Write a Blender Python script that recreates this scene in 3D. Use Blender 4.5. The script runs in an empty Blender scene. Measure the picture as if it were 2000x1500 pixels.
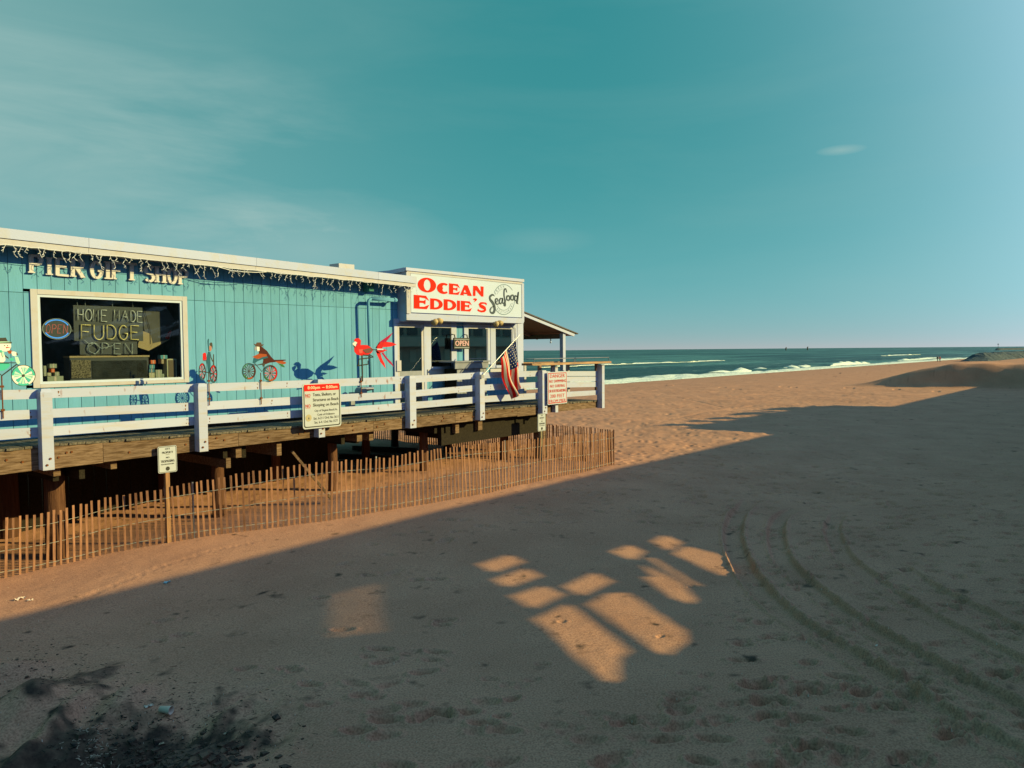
import bpy, math, random
import numpy as np
from mathutils import Vector, Matrix
from mathutils.geometry import delaunay_2d_cdt

random.seed(7)
rng = np.random.default_rng(11)
scene = bpy.context.scene
COL = scene.collection

# ------------------------------------------------------------------ camera
# world axes: x runs along the shop front, y out to sea, z up.  Eye at (0,0,EYE)
EYE = 4.2
YAW = math.radians(40)
PITCH = math.radians(2.5)
ROLL = 0.0082
FOC = 1500.0
F0 = Vector((math.cos(YAW), math.sin(YAW), 0))
R0 = Vector((math.sin(YAW), -math.cos(YAW), 0))
U0 = Vector((0, 0, 1))
Fv = (F0 * math.cos(PITCH) - U0 * math.sin(PITCH)).normalized()
Uv = (U0 * math.cos(PITCH) + F0 * math.sin(PITCH)).normalized()
Rc = (R0 * math.cos(ROLL) - Uv * math.sin(ROLL)).normalized()
Uc = (Uv * math.cos(ROLL) + R0 * math.sin(ROLL)).normalized()
cam_d = bpy.data.cameras.new('camera')
cam_d.sensor_width = 36
cam_d.lens = 27
cam_d.clip_start = 0.1
cam_d.clip_end = 20000
cam = bpy.data.objects.new('camera', cam_d)
COL.objects.link(cam)
m = Matrix((Rc, Uc, -Fv)).transposed().to_4x4()
m.translation = Vector((0, 0, EYE))
cam.matrix_world = m
scene.camera = cam

# ------------------------------------------------------------------ light
SUN_EL = math.radians(20)
SH = Vector((0.5, -0.866, 0)).normalized()            # horizontal direction towards the sun
SUN = Vector((SH.x * math.cos(SUN_EL), SH.y * math.cos(SUN_EL), math.sin(SUN_EL)))
sun_d = bpy.data.lights.new('sun', 'SUN')
sun_d.energy = 5.0
sun_d.angle = math.radians(0.42)
sun_d.color = (1.0, 0.85, 0.29)
sun = bpy.data.objects.new('sun', sun_d)
COL.objects.link(sun)
sun.rotation_euler = (-SUN).to_track_quat('-Z', 'Y').to_euler()
sun.location = (0, 0, 30)

world = bpy.data.worlds.new('World')
scene.world = world
world.use_nodes = True
wn = world.node_tree
for n_ in list(wn.nodes):
    wn.nodes.remove(n_)


def N(nt, typ, **kw):
    n = nt.nodes.new(typ)
    for k, v in kw.items():
        if k.startswith('i_'):
            n.inputs[k[2:].replace('_', ' ')].default_value = v
        else:
            setattr(n, k, v)
    return n


def math_node(nt, op, a, b=None, clamp=False):
    n = nt.nodes.new('ShaderNodeMath')
    n.operation = op
    n.use_clamp = clamp
    for i, v in enumerate((a, b)):
        if v is None:
            continue
        if isinstance(v, (int, float)):
            n.inputs[i].default_value = v
        else:
            nt.links.new(v, n.inputs[i])
    return n.outputs[0]


sky = wn.nodes.new('ShaderNodeTexSky')
sky.sky_type = 'NISHITA'
sky.sun_disc = False
sky.sun_elevation = SUN_EL
sky.sun_rotation = math.atan2(SUN.x, SUN.y)
sky.altitude = 0
sky.air_density = 1.0
sky.dust_density = 1.6
sky.ozone_density = 1.5
sep = wn.nodes.new('ShaderNodeSeparateColor')
wn.links.new(sky.outputs[0], sep.inputs[0])
tc = wn.nodes.new('ShaderNodeTexCoord')
nrm = wn.nodes.new('ShaderNodeVectorMath')
nrm.operation = 'NORMALIZE'
wn.links.new(tc.outputs['Generated'], nrm.inputs[0])
sx = wn.nodes.new('ShaderNodeSeparateXYZ')
wn.links.new(nrm.outputs[0], sx.inputs[0])
zz_ = math_node(wn, 'MAXIMUM', sx.outputs['Z'], 0.0)
dt_ = wn.nodes.new('ShaderNodeVectorMath')
dt_.operation = 'DOT_PRODUCT'
wn.links.new(nrm.outputs[0], dt_.inputs[0])
dt_.inputs[1].default_value = SUN
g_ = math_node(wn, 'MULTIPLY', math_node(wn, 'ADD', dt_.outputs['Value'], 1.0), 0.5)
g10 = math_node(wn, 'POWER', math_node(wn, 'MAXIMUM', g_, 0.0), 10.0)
e7 = math_node(wn, 'EXPONENT', math_node(wn, 'MULTIPLY', zz_, -7.0))
e40 = math_node(wn, 'EXPONENT', math_node(wn, 'MULTIPLY', zz_, -40.0))
# per channel: zenith, broad horizon, thin haze, glow round the sun, its ceiling, gain and power of the sky texture
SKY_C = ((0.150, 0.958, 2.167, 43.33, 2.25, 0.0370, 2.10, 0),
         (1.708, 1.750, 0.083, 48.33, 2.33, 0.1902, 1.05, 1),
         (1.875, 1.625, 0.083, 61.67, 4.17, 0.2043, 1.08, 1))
comb = wn.nodes.new('ShaderNodeCombineColor')
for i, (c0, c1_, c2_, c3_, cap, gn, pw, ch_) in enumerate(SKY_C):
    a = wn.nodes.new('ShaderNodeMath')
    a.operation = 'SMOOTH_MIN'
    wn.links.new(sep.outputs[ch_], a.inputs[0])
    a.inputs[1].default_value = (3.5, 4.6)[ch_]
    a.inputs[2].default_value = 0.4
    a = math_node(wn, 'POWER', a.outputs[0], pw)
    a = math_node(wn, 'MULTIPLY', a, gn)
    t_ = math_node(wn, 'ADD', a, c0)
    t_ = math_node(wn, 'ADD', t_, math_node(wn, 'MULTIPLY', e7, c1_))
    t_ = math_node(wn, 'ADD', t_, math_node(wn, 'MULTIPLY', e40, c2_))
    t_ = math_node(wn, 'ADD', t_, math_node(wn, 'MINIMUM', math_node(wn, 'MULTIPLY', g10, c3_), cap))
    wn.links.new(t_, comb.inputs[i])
# thin cirrus
mp = wn.nodes.new('ShaderNodeMapping')
mp.inputs['Scale'].default_value = (1.0, 1.0, 5.5)
wn.links.new(tc.outputs['Generated'], mp.inputs[0])
no = N(wn, 'ShaderNodeTexNoise')
no.inputs['Scale'].default_value = 2.2
no.inputs['Detail'].default_value = 9
no.inputs['Roughness'].default_value = 0.58
no.inputs['Distortion'].default_value = 0.5
wn.links.new(mp.outputs[0], no.inputs[0])
cr = wn.nodes.new('ShaderNodeValToRGB')
cr.color_ramp.elements[0].position = 0.42
cr.color_ramp.elements[1].position = 0.78
wn.links.new(no.outputs[0], cr.inputs[0])


def cloud_at(direction, width):
    """soft patch of cloud round one compass/height direction"""
    vd = wn.nodes.new('ShaderNodeVectorMath')
    vd.operation = 'SUBTRACT'
    wn.links.new(tc.outputs['Generated'], vd.inputs[0])
    vd.inputs[1].default_value = direction
    sc_ = wn.nodes.new('ShaderNodeVectorMath')
    sc_.operation = 'MULTIPLY'
    wn.links.new(vd.outputs[0], sc_.inputs[0])
    sc_.inputs[1].default_value = (1 / width[0], 1 / width[0], 1 / width[1])
    ln = wn.nodes.new('ShaderNodeVectorMath')
    ln.operation = 'LENGTH'
    wn.links.new(sc_.outputs[0], ln.inputs[0])
    a_ = math_node(wn, 'SUBTRACT', 1.0, ln.outputs['Value'], clamp=True)
    return math_node(wn, 'POWER', a_, 0.8)


def ray(px, py):
    return (Fv + Rc * ((px - 1000) / FOC) + Uc * ((750 - py) / FOC))


c1 = cloud_at(ray(610, 490).normalized(), (0.20, 0.075))
c2 = cloud_at(ray(280, 290).normalized(), (0.28, 0.13))
c3 = cloud_at(ray(1643, 293).normalized(), (0.028, 0.006))
c4 = cloud_at(ray(1060, 470).normalized(), (0.07, 0.018))
csum = math_node(wn, 'MULTIPLY', c1, math_node(wn, 'ADD', math_node(wn, 'MULTIPLY', cr.outputs[0], 1.3), 0.45))
veil = cloud_at(ray(-250, 120).normalized(), (0.75, 0.60))
veil = math_node(wn, 'MULTIPLY', math_node(wn, 'POWER', veil, 2.2), 0.62)
c2m = math_node(wn, 'MULTIPLY', math_node(wn, 'MULTIPLY', c2, cr.outputs[0]), 0.75)
c4m = math_node(wn, 'MULTIPLY', c4, 0.16)
c3m = math_node(wn, 'MULTIPLY', c3, 0.55)
thin = math_node(wn, 'MULTIPLY', cr.outputs[0], 0.10)
tot = csum
for q in (c2m, c3m, c4m, thin, veil):
    tot = math_node(wn, 'ADD', tot, q)
tot = math_node(wn, 'MINIMUM', tot, 0.75)
mixc = wn.nodes.new('ShaderNodeMix')
mixc.data_type = 'RGBA'
wn.links.new(tot, mixc.inputs[0])
wn.links.new(comb.outputs[0], mixc.inputs[6])
mixc.inputs[7].default_value = (3.0, 4.5, 4.3, 1)
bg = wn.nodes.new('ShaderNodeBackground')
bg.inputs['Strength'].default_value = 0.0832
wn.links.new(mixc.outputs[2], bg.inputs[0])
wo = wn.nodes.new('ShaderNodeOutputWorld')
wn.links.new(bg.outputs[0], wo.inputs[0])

vs = scene.view_settings
vs.view_transform = 'Standard'
vs.look = 'None'
vs.exposure = 0.53
vs.gamma = 1.0
vs.use_curve_mapping = False
scene.cycles.max_bounces = 8
scene.cycles.transparent_max_bounces = 16
scene.cycles.caustics_reflective = False
scene.cycles.caustics_refractive = False
try:
    scene.cycles.use_denoising = True
except Exception:
    pass

# ------------------------------------------------------------------ materials
MATS = {}


def mat(name, col, rough=0.7, spec=0.3, metal=0.0, var=0.0, vscale=4.0, vstretch=(1, 1, 1), bump=0.0, bscale=40.0,
        col2=None, ramp=(0.35, 0.7), rnd=0.0, bstretch=None, bdist=0.01, spots=None):
    if name in MATS:
        return MATS[name]
    m_ = bpy.data.materials.new(name)
    m_.use_nodes = True
    nt = m_.node_tree
    b = nt.nodes['Principled BSDF']
    b.inputs['Base Color'].default_value = (*col, 1)
    b.inputs['Roughness'].default_value = rough
    b.inputs['Metallic'].default_value = metal
    b.inputs['Specular IOR Level'].default_value = spec
    t = nt.nodes.new('ShaderNodeTexCoord')
    src = t.outputs['Object']
    if rnd or col2 is not None or var:
        oi = nt.nodes.new('ShaderNodeObjectInfo')
        off = nt.nodes.new('ShaderNodeVectorMath')
        off.operation = 'ADD'
        mul = math_node(nt, 'MULTIPLY', oi.outputs['Random'], 37.0)
        nt.links.new(src, off.inputs[0])
        nt.links.new(mul, off.inputs[1])
        src = off.outputs[0]
    out = None
    if var or col2 is not None:
        mp_ = nt.nodes.new('ShaderNodeMapping')
        mp_.inputs['Scale'].default_value = vstretch
        nt.links.new(src, mp_.inputs[0])
        nz = nt.nodes.new('ShaderNodeTexNoise')
        nz.inputs['Scale'].default_value = vscale
        nz.inputs['Detail'].default_value = 7
        nz.inputs['Roughness'].default_value = 0.62
        nz.inputs['Distortion'].default_value = 0.35
        nt.links.new(mp_.outputs[0], nz.inputs[0])
        rp = nt.nodes.new('ShaderNodeValToRGB')
        rp.color_ramp.elements[0].position = ramp[0]
        rp.color_ramp.elements[1].position = ramp[1]
        c2 = col2 if col2 is not None else tuple(c * (1 - var) for c in col)
        rp.color_ramp.elements[0].color = (*c2, 1)
        rp.color_ramp.elements[1].color = (*col, 1)
        nt.links.new(nz.outputs[0], rp.inputs[0])
        out = rp.outputs[0]
    if rnd:
        hs = nt.nodes.new('ShaderNodeHueSaturation')
        v = math_node(nt, 'MULTIPLY', oi.outputs['Random'], rnd * 2)
        v = math_node(nt, 'ADD', v, 1.0 - rnd)
        nt.links.new(v, hs.inputs['Value'])
        if out is not None:
            nt.links.new(out, hs.inputs['Color'])
        else:
            hs.inputs['Color'].default_value = (*col, 1)
        out = hs.outputs[0]
    if spots is not None:
        mp3 = nt.nodes.new('ShaderNodeMapping')
        mp3.inputs['Scale'].default_value = (3.2, 3.2, 1.3)
        nt.links.new(src, mp3.inputs[0])
        n3 = nt.nodes.new('ShaderNodeTexNoise')
        n3.inputs['Scale'].default_value = 2.4
        n3.inputs['Detail'].default_value = 6
        nt.links.new(mp3.outputs[0], n3.inputs[0])
        r3 = nt.nodes.new('ShaderNodeValToRGB')
        r3.color_ramp.elements[0].position = 0.645
        r3.color_ramp.elements[1].position = 0.73
        nt.links.new(n3.outputs[0], r3.inputs[0])
        mx3 = nt.nodes.new('ShaderNodeMix')
        mx3.data_type = 'RGBA'
        nt.links.new(math_node(nt, 'MULTIPLY', r3.outputs[0], 0.75), mx3.inputs[0])
        nt.links.new(out, mx3.inputs[6])
        mx3.inputs[7].default_value = (*spots, 1)
        out = mx3.outputs[2]
    if out is not None:
        nt.links.new(out, b.inputs['Base Color'])
    if bump:
        mp2 = nt.nodes.new('ShaderNodeMapping')
        mp2.inputs['Scale'].default_value = bstretch or vstretch
        nt.links.new(src, mp2.inputs[0])
        n2 = nt.nodes.new('ShaderNodeTexNoise')
        n2.inputs['Scale'].default_value = bscale
        n2.inputs['Detail'].default_value = 5
        nt.links.new(mp2.outputs[0], n2.inputs[0])
        bp = nt.nodes.new('ShaderNodeBump')
        bp.inputs['Strength'].default_value = bump
        bp.inputs['Distance'].default_value = bdist
        nt.links.new(n2.outputs[0], bp.inputs['Height'])
        nt.links.new(bp.outputs[0], b.inputs['Normal'])
    MATS[name] = m_
    return m_


WHITE = mat('white_paint', (0.355, 0.385, 0.61), 0.6, 0.2, var=0.1, vscale=3, bump=0.25, bscale=30, col2=(0.38, 0.36, 0.40), ramp=(0.22, 0.5), rnd=0.05)
RAILW = mat('rail_white_paint', (0.355, 0.38, 0.60), 0.6, 0.25, vscale=2.2, vstretch=(0.5, 3, 4), bump=0.25, bscale=24, col2=(0.37, 0.32, 0.33), ramp=(0.18, 0.5), rnd=0.05, spots=(0.20, 0.07, 0.03))
CREAM = mat('cream_paint', (0.385, 0.37, 0.46), 0.6, 0.25, vscale=3, bump=0.2, bscale=25, col2=(0.36, 0.30, 0.28), ramp=(0.2, 0.5), rnd=0.06)
TEAL = mat('teal_siding_paint', (0.100, 0.285, 0.50), 0.65, 0.2, vscale=1.3, vstretch=(3, 3, 0.5), bump=0.35, bscale=9, bstretch=(8, 8, 0.7), col2=(0.075, 0.23, 0.40), ramp=(0.2, 0.6), rnd=0.06)
TEALD = mat('teal_backing', (0.04, 0.17, 0.17), 0.8)
ROOFM = mat('roof_membrane', (0.42, 0.42, 0.40), 0.8, var=0.2)
BEAMW = mat('weathered_beam_wood', (0.20, 0.13, 0.10), 0.85, 0.15, vscale=2.6, vstretch=(1.1, 9, 12), bump=0.8, bscale=10, bstretch=(0.8, 8, 14), col2=(0.085, 0.048, 0.03), ramp=(0.38, 0.62), rnd=0.14)
DECKW = mat('deck_plank_wood', (0.17, 0.14, 0.12), 0.85, 0.15, vscale=3, vstretch=(8, 1, 8), bump=0.7, bscale=10, col2=(0.05, 0.045, 0.045), ramp=(0.35, 0.65), rnd=0.2)
PILEW = mat('pile_wood', (0.13, 0.062, 0.042), 0.9, 0.1, vscale=2.5, vstretch=(7, 7, 0.6), bump=1.0, bscale=9, bstretch=(8, 8, .6), col2=(0.07, 0.03, 0.022), ramp=(0.35, 0.65), rnd=0.15, bdist=0.02)
SLATW = mat('fence_slat_wood', (0.30, 0.145, 0.10), 0.85, 0.15, vscale=4, vstretch=(6, 6, 0.9), bump=0.5, bscale=12, col2=(0.15, 0.07, 0.05), ramp=(0.3, 0.6), rnd=0.2)
BROWNP = mat('brown_soffit_wood', (0.26, 0.15, 0.12), 0.8, 0.15, vscale=3, vstretch=(1, 8, 1), col2=(0.16, 0.09, 0.07), rnd=0.12)
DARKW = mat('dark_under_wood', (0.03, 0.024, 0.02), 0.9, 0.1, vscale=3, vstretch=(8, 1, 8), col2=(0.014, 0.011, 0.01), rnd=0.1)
GREYP = mat('grey_paint', (0.25, 0.25, 0.33), 0.7, 0.2, vscale=3, col2=(0.18, 0.19, 0.25), rnd=0.08)
REDSIGN = mat('red_sign_paint', (0.78, 0.014, 0.002), 0.7, 0.1)
SIGNW = mat('sign_panel_white', (0.40, 0.46, 0.66), 0.5, 0.3, var=0.06, vscale=1.5)
INK = mat('dark_ink', (0.015, 0.03, 0.06), 0.5)
BLACK = mat('black_print', (0.02, 0.02, 0.022), 0.6)
METAL = mat('galvanised_metal', (0.34, 0.34, 0.44), 0.4, 0.5, metal=0.8, var=0.2)
DARKM = mat('dark_metal', (0.03, 0.03, 0.03), 0.6, 0.2)
RUST = mat('rusty_iron', (0.18, 0.06, 0.025), 0.85, 0.1, var=0.4, vscale=20)
SIGNCR = mat('aged_sign_face', (0.38, 0.40, 0.50), 0.55, 0.3, var=0.08)
REDTX = mat('red_print', (0.40, 0.03, 0.015), 0.7, 0.1)
REDP = mat('red_panel', (0.62, 0.006, 0.006), 0.6, 0.12)
WIREL = mat('white_light_wire', (0.7, 0.68, 0.74), 0.6)
WIRE = mat('fence_wire', (0.38, 0.36, 0.34), 0.5, 0.4, metal=0.3)
NEONW = mat('unlit_white_tube', (0.68, 0.66, 0.74), 0.25, 0.6)
NEONY = mat('unlit_yellow_tube', (0.74, 0.58, 0.28), 0.25, 0.6)
NEONG = mat('unlit_grey_tube', (0.38, 0.40, 0.48), 0.25, 0.6)
PANELD = mat('dark_sign_backing', (0.06, 0.06, 0.085), 0.5)
ROOM_REFL = mat('room_reflection_tone', (0.15, 0.16, 0.22), 0.9, var=.75, vscale=2.2)  # mottled blue-grey paints the window's dim reflection onto the room walls
LEDR = mat('red_led', (0.60, 0.10, 0.08), 0.4)
LEDB = mat('blue_led', (0.05, 0.22, 0.62), 0.4)
for m_, c_, e_ in ((LEDR, (1, .25, .18, 1), .35), (LEDB, (.05, .35, 1, 1), .7)):
    b_ = m_.node_tree.nodes['Principled BSDF']
    b_.inputs['Emission Color'].default_value = c_
    b_.inputs['Emission Strength'].default_value = e_
TAN = mat('tan_panel', (0.42, 0.30, 0.20), 0.8)
BOXG = mat('grey_box', (0.34, 0.34, 0.30), 0.8)
BOXB = mat('blue_box', (0.10, 0.30, 0.42), 0.7)
BOXO = mat('orange_box', (0.75, 0.15, 0.06), 0.7)
BOXT = mat('cream_box', (0.50, 0.45, 0.36), 0.8)
SPECK = mat('speckled_panel', (0.25, 0.20, 0.15), 0.9, vscale=40, col2=(0.04, 0.03, 0.025), ramp=(0.42, 0.58), bump=0.6)
BRK = mat('rock', (0.10, 0.125, 0.15), 0.9, 0.1, vscale=1.5, bump=0.8, bscale=3, col2=(0.035, 0.045, 0.06), bdist=0.2)
PAPER = mat('paper', (0.66, 0.52, 0.48), 0.8)
FLAME = mat('flamingo_red', (0.62, 0.010, 0.016), 0.6, 0.12, var=0.35, vscale=9)
FLAMED = mat('flamingo_dark', (0.09, 0.02, 0.03), 0.5)
MAGEN = mat('flamingo_magenta', (0.30, 0.006, 0.06), 0.6, 0.12)
PINKW = mat('pale_pink', (0.72, 0.50, 0.52), 0.5)
MAROON = mat('parrot_maroon', (0.06, 0.008, 0.008), 0.6, 0.12, var=0.3, vscale=9)
ORANGE = mat('print_orange', (0.27, 0.05, 0.014), 0.6, 0.12)
BLUEP = mat('print_blue', (0.012, 0.08, 0.14), 0.6, 0.12)
GREENP = mat('print_green', (0.02, 0.11, 0.035), 0.6, 0.12)
TEALP = mat('print_teal', (0.02, 0.36, 0.33), 0.5)
MINT = mat('print_mint', (0.35, 0.60, 0.52), 0.5)
SNOWP = mat('print_white', (0.66, 0.62, 0.66), 0.5)
NAVY = mat('flag_navy', (0.008, 0.02, 0.10), 0.85, 0.08)
FRED = mat('flag_red', (0.44, 0.010, 0.010), 0.85, 0.08)
FWHITE = mat('flag_white', (0.46, 0.40, 0.38), 0.85, 0.08)
SEAL = mat('seal_tan', (0.34, 0.28, 0.19), 0.6)
STUCCO = mat('stucco', (0.42, 0.40, 0.38), 0.9, var=0.15, vscale=0.5)
STUCCO2 = mat('pale_stucco', (0.5, 0.5, 0.48), 0.9, var=0.1, vscale=0.5)
FBLUE = mat('facade_glass', (0.03, 0.06, 0.08), 0.15, 0.6)
BULB = mat('lamp_beige', (0.50, 0.36, 0.20), 0.5, var=0.5, vscale=14)
WEED = mat('dark_seaweed', (0.022, 0.024, 0.026), 0.8, 0.2, var=0.5, vscale=8)


def glass_mat(name, tint, refl, rough=0.02):
    m_ = bpy.data.materials.new(name)
    m_.use_nodes = True
    nt = m_.node_tree
    nt.nodes.remove(nt.nodes['Principled BSDF'])
    tr = nt.nodes.new('ShaderNodeBsdfTransparent')
    tr.inputs[0].default_value = (*tint, 1)
    gl = nt.nodes.new('ShaderNodeBsdfGlossy')
    gl.inputs['Roughness'].default_value = rough
    gl.inputs['Color'].default_value = (0.9, 0.95, 0.95, 1)
    fr = nt.nodes.new('ShaderNodeFresnel')
    fr.inputs[0].default_value = 1.5
    k = math_node(nt, 'MULTIPLY', fr.outputs[0], refl)
    mx = nt.nodes.new('ShaderNodeMixShader')
    nt.links.new(k, mx.inputs[0])
    nt.links.new(tr.outputs[0], mx.inputs[1])
    nt.links.new(gl.outputs[0], mx.inputs[2])
    nt.links.new(mx.outputs[0], nt.nodes['Material Output'].inputs[0])
    return m_


GLASS = glass_mat('window_glass', (0.80, 0.84, 0.84), 0.45)
GLASSD = glass_mat('dark_window_glass', (0.34, 0.38, 0.40), 9.0)


# ------------------------------------------------------------------ mesh helpers
class MB:
    def __init__(s):
        s.v = []
        s.f = []
        s.m = []

    def add(s, vs_, fs, mi=0):
        o = len(s.v)
        s.v += [tuple(p) for p in vs_]
        s.f += [tuple(o + i for i in f) for f in fs]
        s.m += [mi] * len(fs)
        return s

    def box(s, x0, x1, y0, y1, z0, z1, mi=0):
        return s.hexa([(x0, y0, z0), (x1, y0, z0), (x1, y1, z0), (x0, y1, z0), (x0, y0, z1), (x1, y0, z1), (x1, y1, z1), (x0, y1, z1)], mi)

    def hexa(s, p, mi=0):
        return s.add(p, [(0, 3, 2, 1), (4, 5, 6, 7), (0, 1, 5, 4), (1, 2, 6, 5), (2, 3, 7, 6), (3, 0, 4, 7)], mi)

    def beam(s, a, b, w, h, up=(0, 0, 1), mi=0):
        a = Vector(a)
        b = Vector(b)
        d = (b - a).normalized()
        u = Vector(up)
        r = d.cross(u)
        if r.length < 1e-4:
            r = d.cross(Vector((0, 1, 0)))
        r.normalize()
        u = r.cross(d).normalized()
        P = []
        for c in (a, b):
            for (i, j) in ((-1, -1), (1, -1), (1, 1), (-1, 1)):
                P.append(c + r * (i * w / 2) + u * (j * h / 2))
        return s.add(P, [(0, 1, 2, 3), (7, 6, 5, 4), (0, 4, 5, 1), (1, 5, 6, 2), (2, 6, 7, 3), (3, 7, 4, 0)], mi)

    def prism(s, poly, y0, y1, mi=0):
        """polygon of (x,z) pushed from y0 (front) to y1 (back)"""
        area = sum(poly[i][0] * poly[(i + 1) % len(poly)][1] - poly[(i + 1) % len(poly)][0] * poly[i][1] for i in range(len(poly)))
        if area < 0:
            poly = poly[::-1]
        n = len(poly)
        P = [(x, y0, z) for x, z in poly] + [(x, y1, z) for x, z in poly]
        F = [tuple(range(n)), tuple(range(2 * n - 1, n - 1, -1))]
        for i in range(n):
            j = (i + 1) % n
            F.append((j, i, n + i, n + j))
        return s.add(P, F, mi)

    def ring(s, outer, inner, y0, y1, mi=0):
        n = len(outer)
        P = [(x, y0, z) for x, z in outer] + [(x, y0, z) for x, z in inner] + [(x, y1, z) for x, z in outer] + [(x, y1, z) for x, z in inner]
        F = []
        for i in range(n):
            j = (i + 1) % n
            F += [(i, j, n + j, n + i), (2 * n + i, 3 * n + i, 3 * n + j, 2 * n + j), (i, 2 * n + i, 2 * n + j, j), (n + i, n + j, 3 * n + j, 3 * n + i)]
        return s.add(P, F, mi)

    def tube(s, pts, r, n=6, mi=0, closed=False):
        pts = [Vector(p) for p in pts]
        k = len(pts)
        rs = r if isinstance(r, (list, tuple)) else [r] * k
        P = []
        for i, p in enumerate(pts):
            if closed:
                d = pts[(i + 1) % k] - pts[i - 1]
            else:
                d = pts[min(i + 1, k - 1)] - pts[max(i - 1, 0)]
            d = d.normalized() if d.length > 1e-9 else Vector((0, 0, 1))
            ref = Vector((0, 1, 0)) if abs(d.y) < 0.9 else Vector((1, 0, 0))
            a = d.cross(ref).normalized()
            b = d.cross(a)
            for q in range(n):
                an = 2 * math.pi * q / n
                P.append(p + (a * math.cos(an) + b * math.sin(an)) * rs[i])
        F = []
        for i in range(k if closed else k - 1):
            i2 = (i + 1) % k
            for q in range(n):
                q2 = (q + 1) % n
                F.append((i * n + q, i * n + q2, i2 * n + q2, i2 * n + q))
        if not closed:
            F += [tuple(range(n - 1, -1, -1)), tuple(range((k - 1) * n, k * n))]
        return s.add(P, F, mi)

    def ribbon(s, pts, ws, y0, y1, mi=0):
        """flat stroke through (x,z) points, ws = widths"""
        k = len(pts)
        if not isinstance(ws, (list, tuple)):
            ws = [ws] * k
        L, Rr = [], []
        for i in range(k):
            dx = pts[min(i + 1, k - 1)][0] - pts[max(i - 1, 0)][0]
            dz = pts[min(i + 1, k - 1)][1] - pts[max(i - 1, 0)][1]
            l = math.hypot(dx, dz) or 1
            nx, nz = -dz / l, dx / l
            L.append((pts[i][0] + nx * ws[i] / 2, pts[i][1] + nz * ws[i] / 2))
            Rr.append((pts[i][0] - nx * ws[i] / 2, pts[i][1] - nz * ws[i] / 2))
        P = [(x, y0, z) for x, z in L] + [(x, y0, z) for x, z in Rr] + [(x, y1, z) for x, z in L] + [(x, y1, z) for x, z in Rr]
        F = []
        for i in range(k - 1):
            F += [(i, k + i, k + i + 1, i + 1), (i, i + 1, 2 * k + i + 1, 2 * k + i), (k + i, 3 * k + i, 3 * k + i + 1, k + i + 1),
                  (2 * k + i, 2 * k + i + 1, 3 * k + i + 1, 3 * k + i)]
        F += [(0, 2 * k, 3 * k, k), (k - 1, 2 * k - 1, 4 * k - 1, 3 * k - 1)]
        return s.add(P, F, mi)

    def mesh(s, name, mats, origin=(0, 0, 0), smooth=False):
        me = bpy.data.meshes.new(name)
        o = origin
        me.from_pydata([(x - o[0], y - o[1], z - o[2]) for x, y, z in s.v], [], s.f)
        if not isinstance(mats, (list, tuple)):
            mats = [mats]
        for m_ in mats:
            me.materials.append(m_)
        if len(mats) > 1:
            me.polygons.foreach_set('material_index', s.m)
        if smooth:
            me.polygons.foreach_set('use_smooth', [True] * len(me.polygons))
        me.update()
        return me


def link(name, me, parent=None, loc=(0, 0, 0)):
    o = bpy.data.objects.new(name, me)
    COL.objects.link(o)
    o.location = loc
    if parent is not None:
        o.parent = parent
    return o


def wpos(o):
    p = Vector((0, 0, 0))
    while o is not None:
        p = p + o.location
        o = o.parent
    return p


def part(name, mb, mats, parent, smooth=False, label=None, kind=None):
    """one mesh part; geometry given in world coordinates"""
    og = wpos(parent) if parent is not None else Vector((0, 0, 0))
    o = link(name, mb.mesh(name, mats, og, smooth), parent)
    if label:
        o['label'] = label
    if kind:
        o['kind'] = kind
    return o


def thing(name, label, cat, loc=(0, 0, 0), group=None):
    o = bpy.data.objects.new(name, None)
    o.empty_display_size = 0.2
    COL.objects.link(o)
    o.location = loc
    tag(o, label, cat, group)
    return o


def tag(o, label, cat, group=None):
    o['label'] = label
    o['category'] = cat
    if group:
        o['group'] = group
    return o


def single(name, mb, mats, label, cat, group=None, smooth=False, origin=None):
    og = origin if origin is not None else tuple(np.mean(np.array(mb.v), axis=0)[:2]) + (min(p[2] for p in mb.v),)
    o = link(name, mb.mesh(name, mats, og, smooth), None, og)
    return tag(o, label, cat, group)


def S(px, py, d):
    """photo pixel -> (x, z) on the upright plane y = d"""
    r = ray(px, py)
    k = d / r.y
    return (r.x * k, EYE + r.z * k)


def SX(px, d, py=700):
    return S(px, py, d)[0]


def smooth01(a, b, x):
    t = np.clip((x - a) / (b - a), 0, 1)
    return t * t * (3 - 2 * t)


# ------------------------------------------------------------------ ground shape
def base_h(x, y):
    x = np.asarray(x, float)
    y = np.asarray(y, float)
    zt = np.interp(x, [-5, 5, 9, 13, 17, 24, 40, 90], [-0.15, -0.1, 0.08, 0.28, 0.36, 0.32, 0.2, 0.1])
    k = smooth01(7, 13, y)
    z = 0.08 * (1 - k) + zt * k
    far = np.interp(y, [28, 40, 58, 68, 90, 300], [0, -0.1, -0.75, -1.45, -3.0, -6])
    z = z + far * smooth01(24, 40, y)
    # scarp of bulldozed sand, steep side towards the shop
    wy = smooth01(26.5, 15, y) * smooth01(-60, -20, y)
    xl = 86.5 + 0.3 * (20 - y)
    fx = smooth01(xl, xl + 1.2, x) * (1 - 0.8 * smooth01(94, 150, x))
    z = z + (2.35 + .07 * np.sin(y * .9 + 1) + .05 * np.sin(y * 2.3 + x * .8)) * wy * fx
    # low swells of sand under the pier
    z = z + 0.05 * np.sin(x * 0.7 + 1.0) * smooth01(14, 17, y) * (1 - smooth01(24, 30, y))
    return z


def G0(x, y):
    return float(base_h(x, y))


def GP(px, py):
    """photo pixel -> point on the sand"""
    r = ray(px, py)
    z = 0.1
    for _ in range(25):
        k = (z - EYE) / r.z
        x, y = r.x * k, r.y * k
        z = 0.5 * z + 0.5 * G0(x, y)
    return (x, y, G0(x, y))


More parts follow.
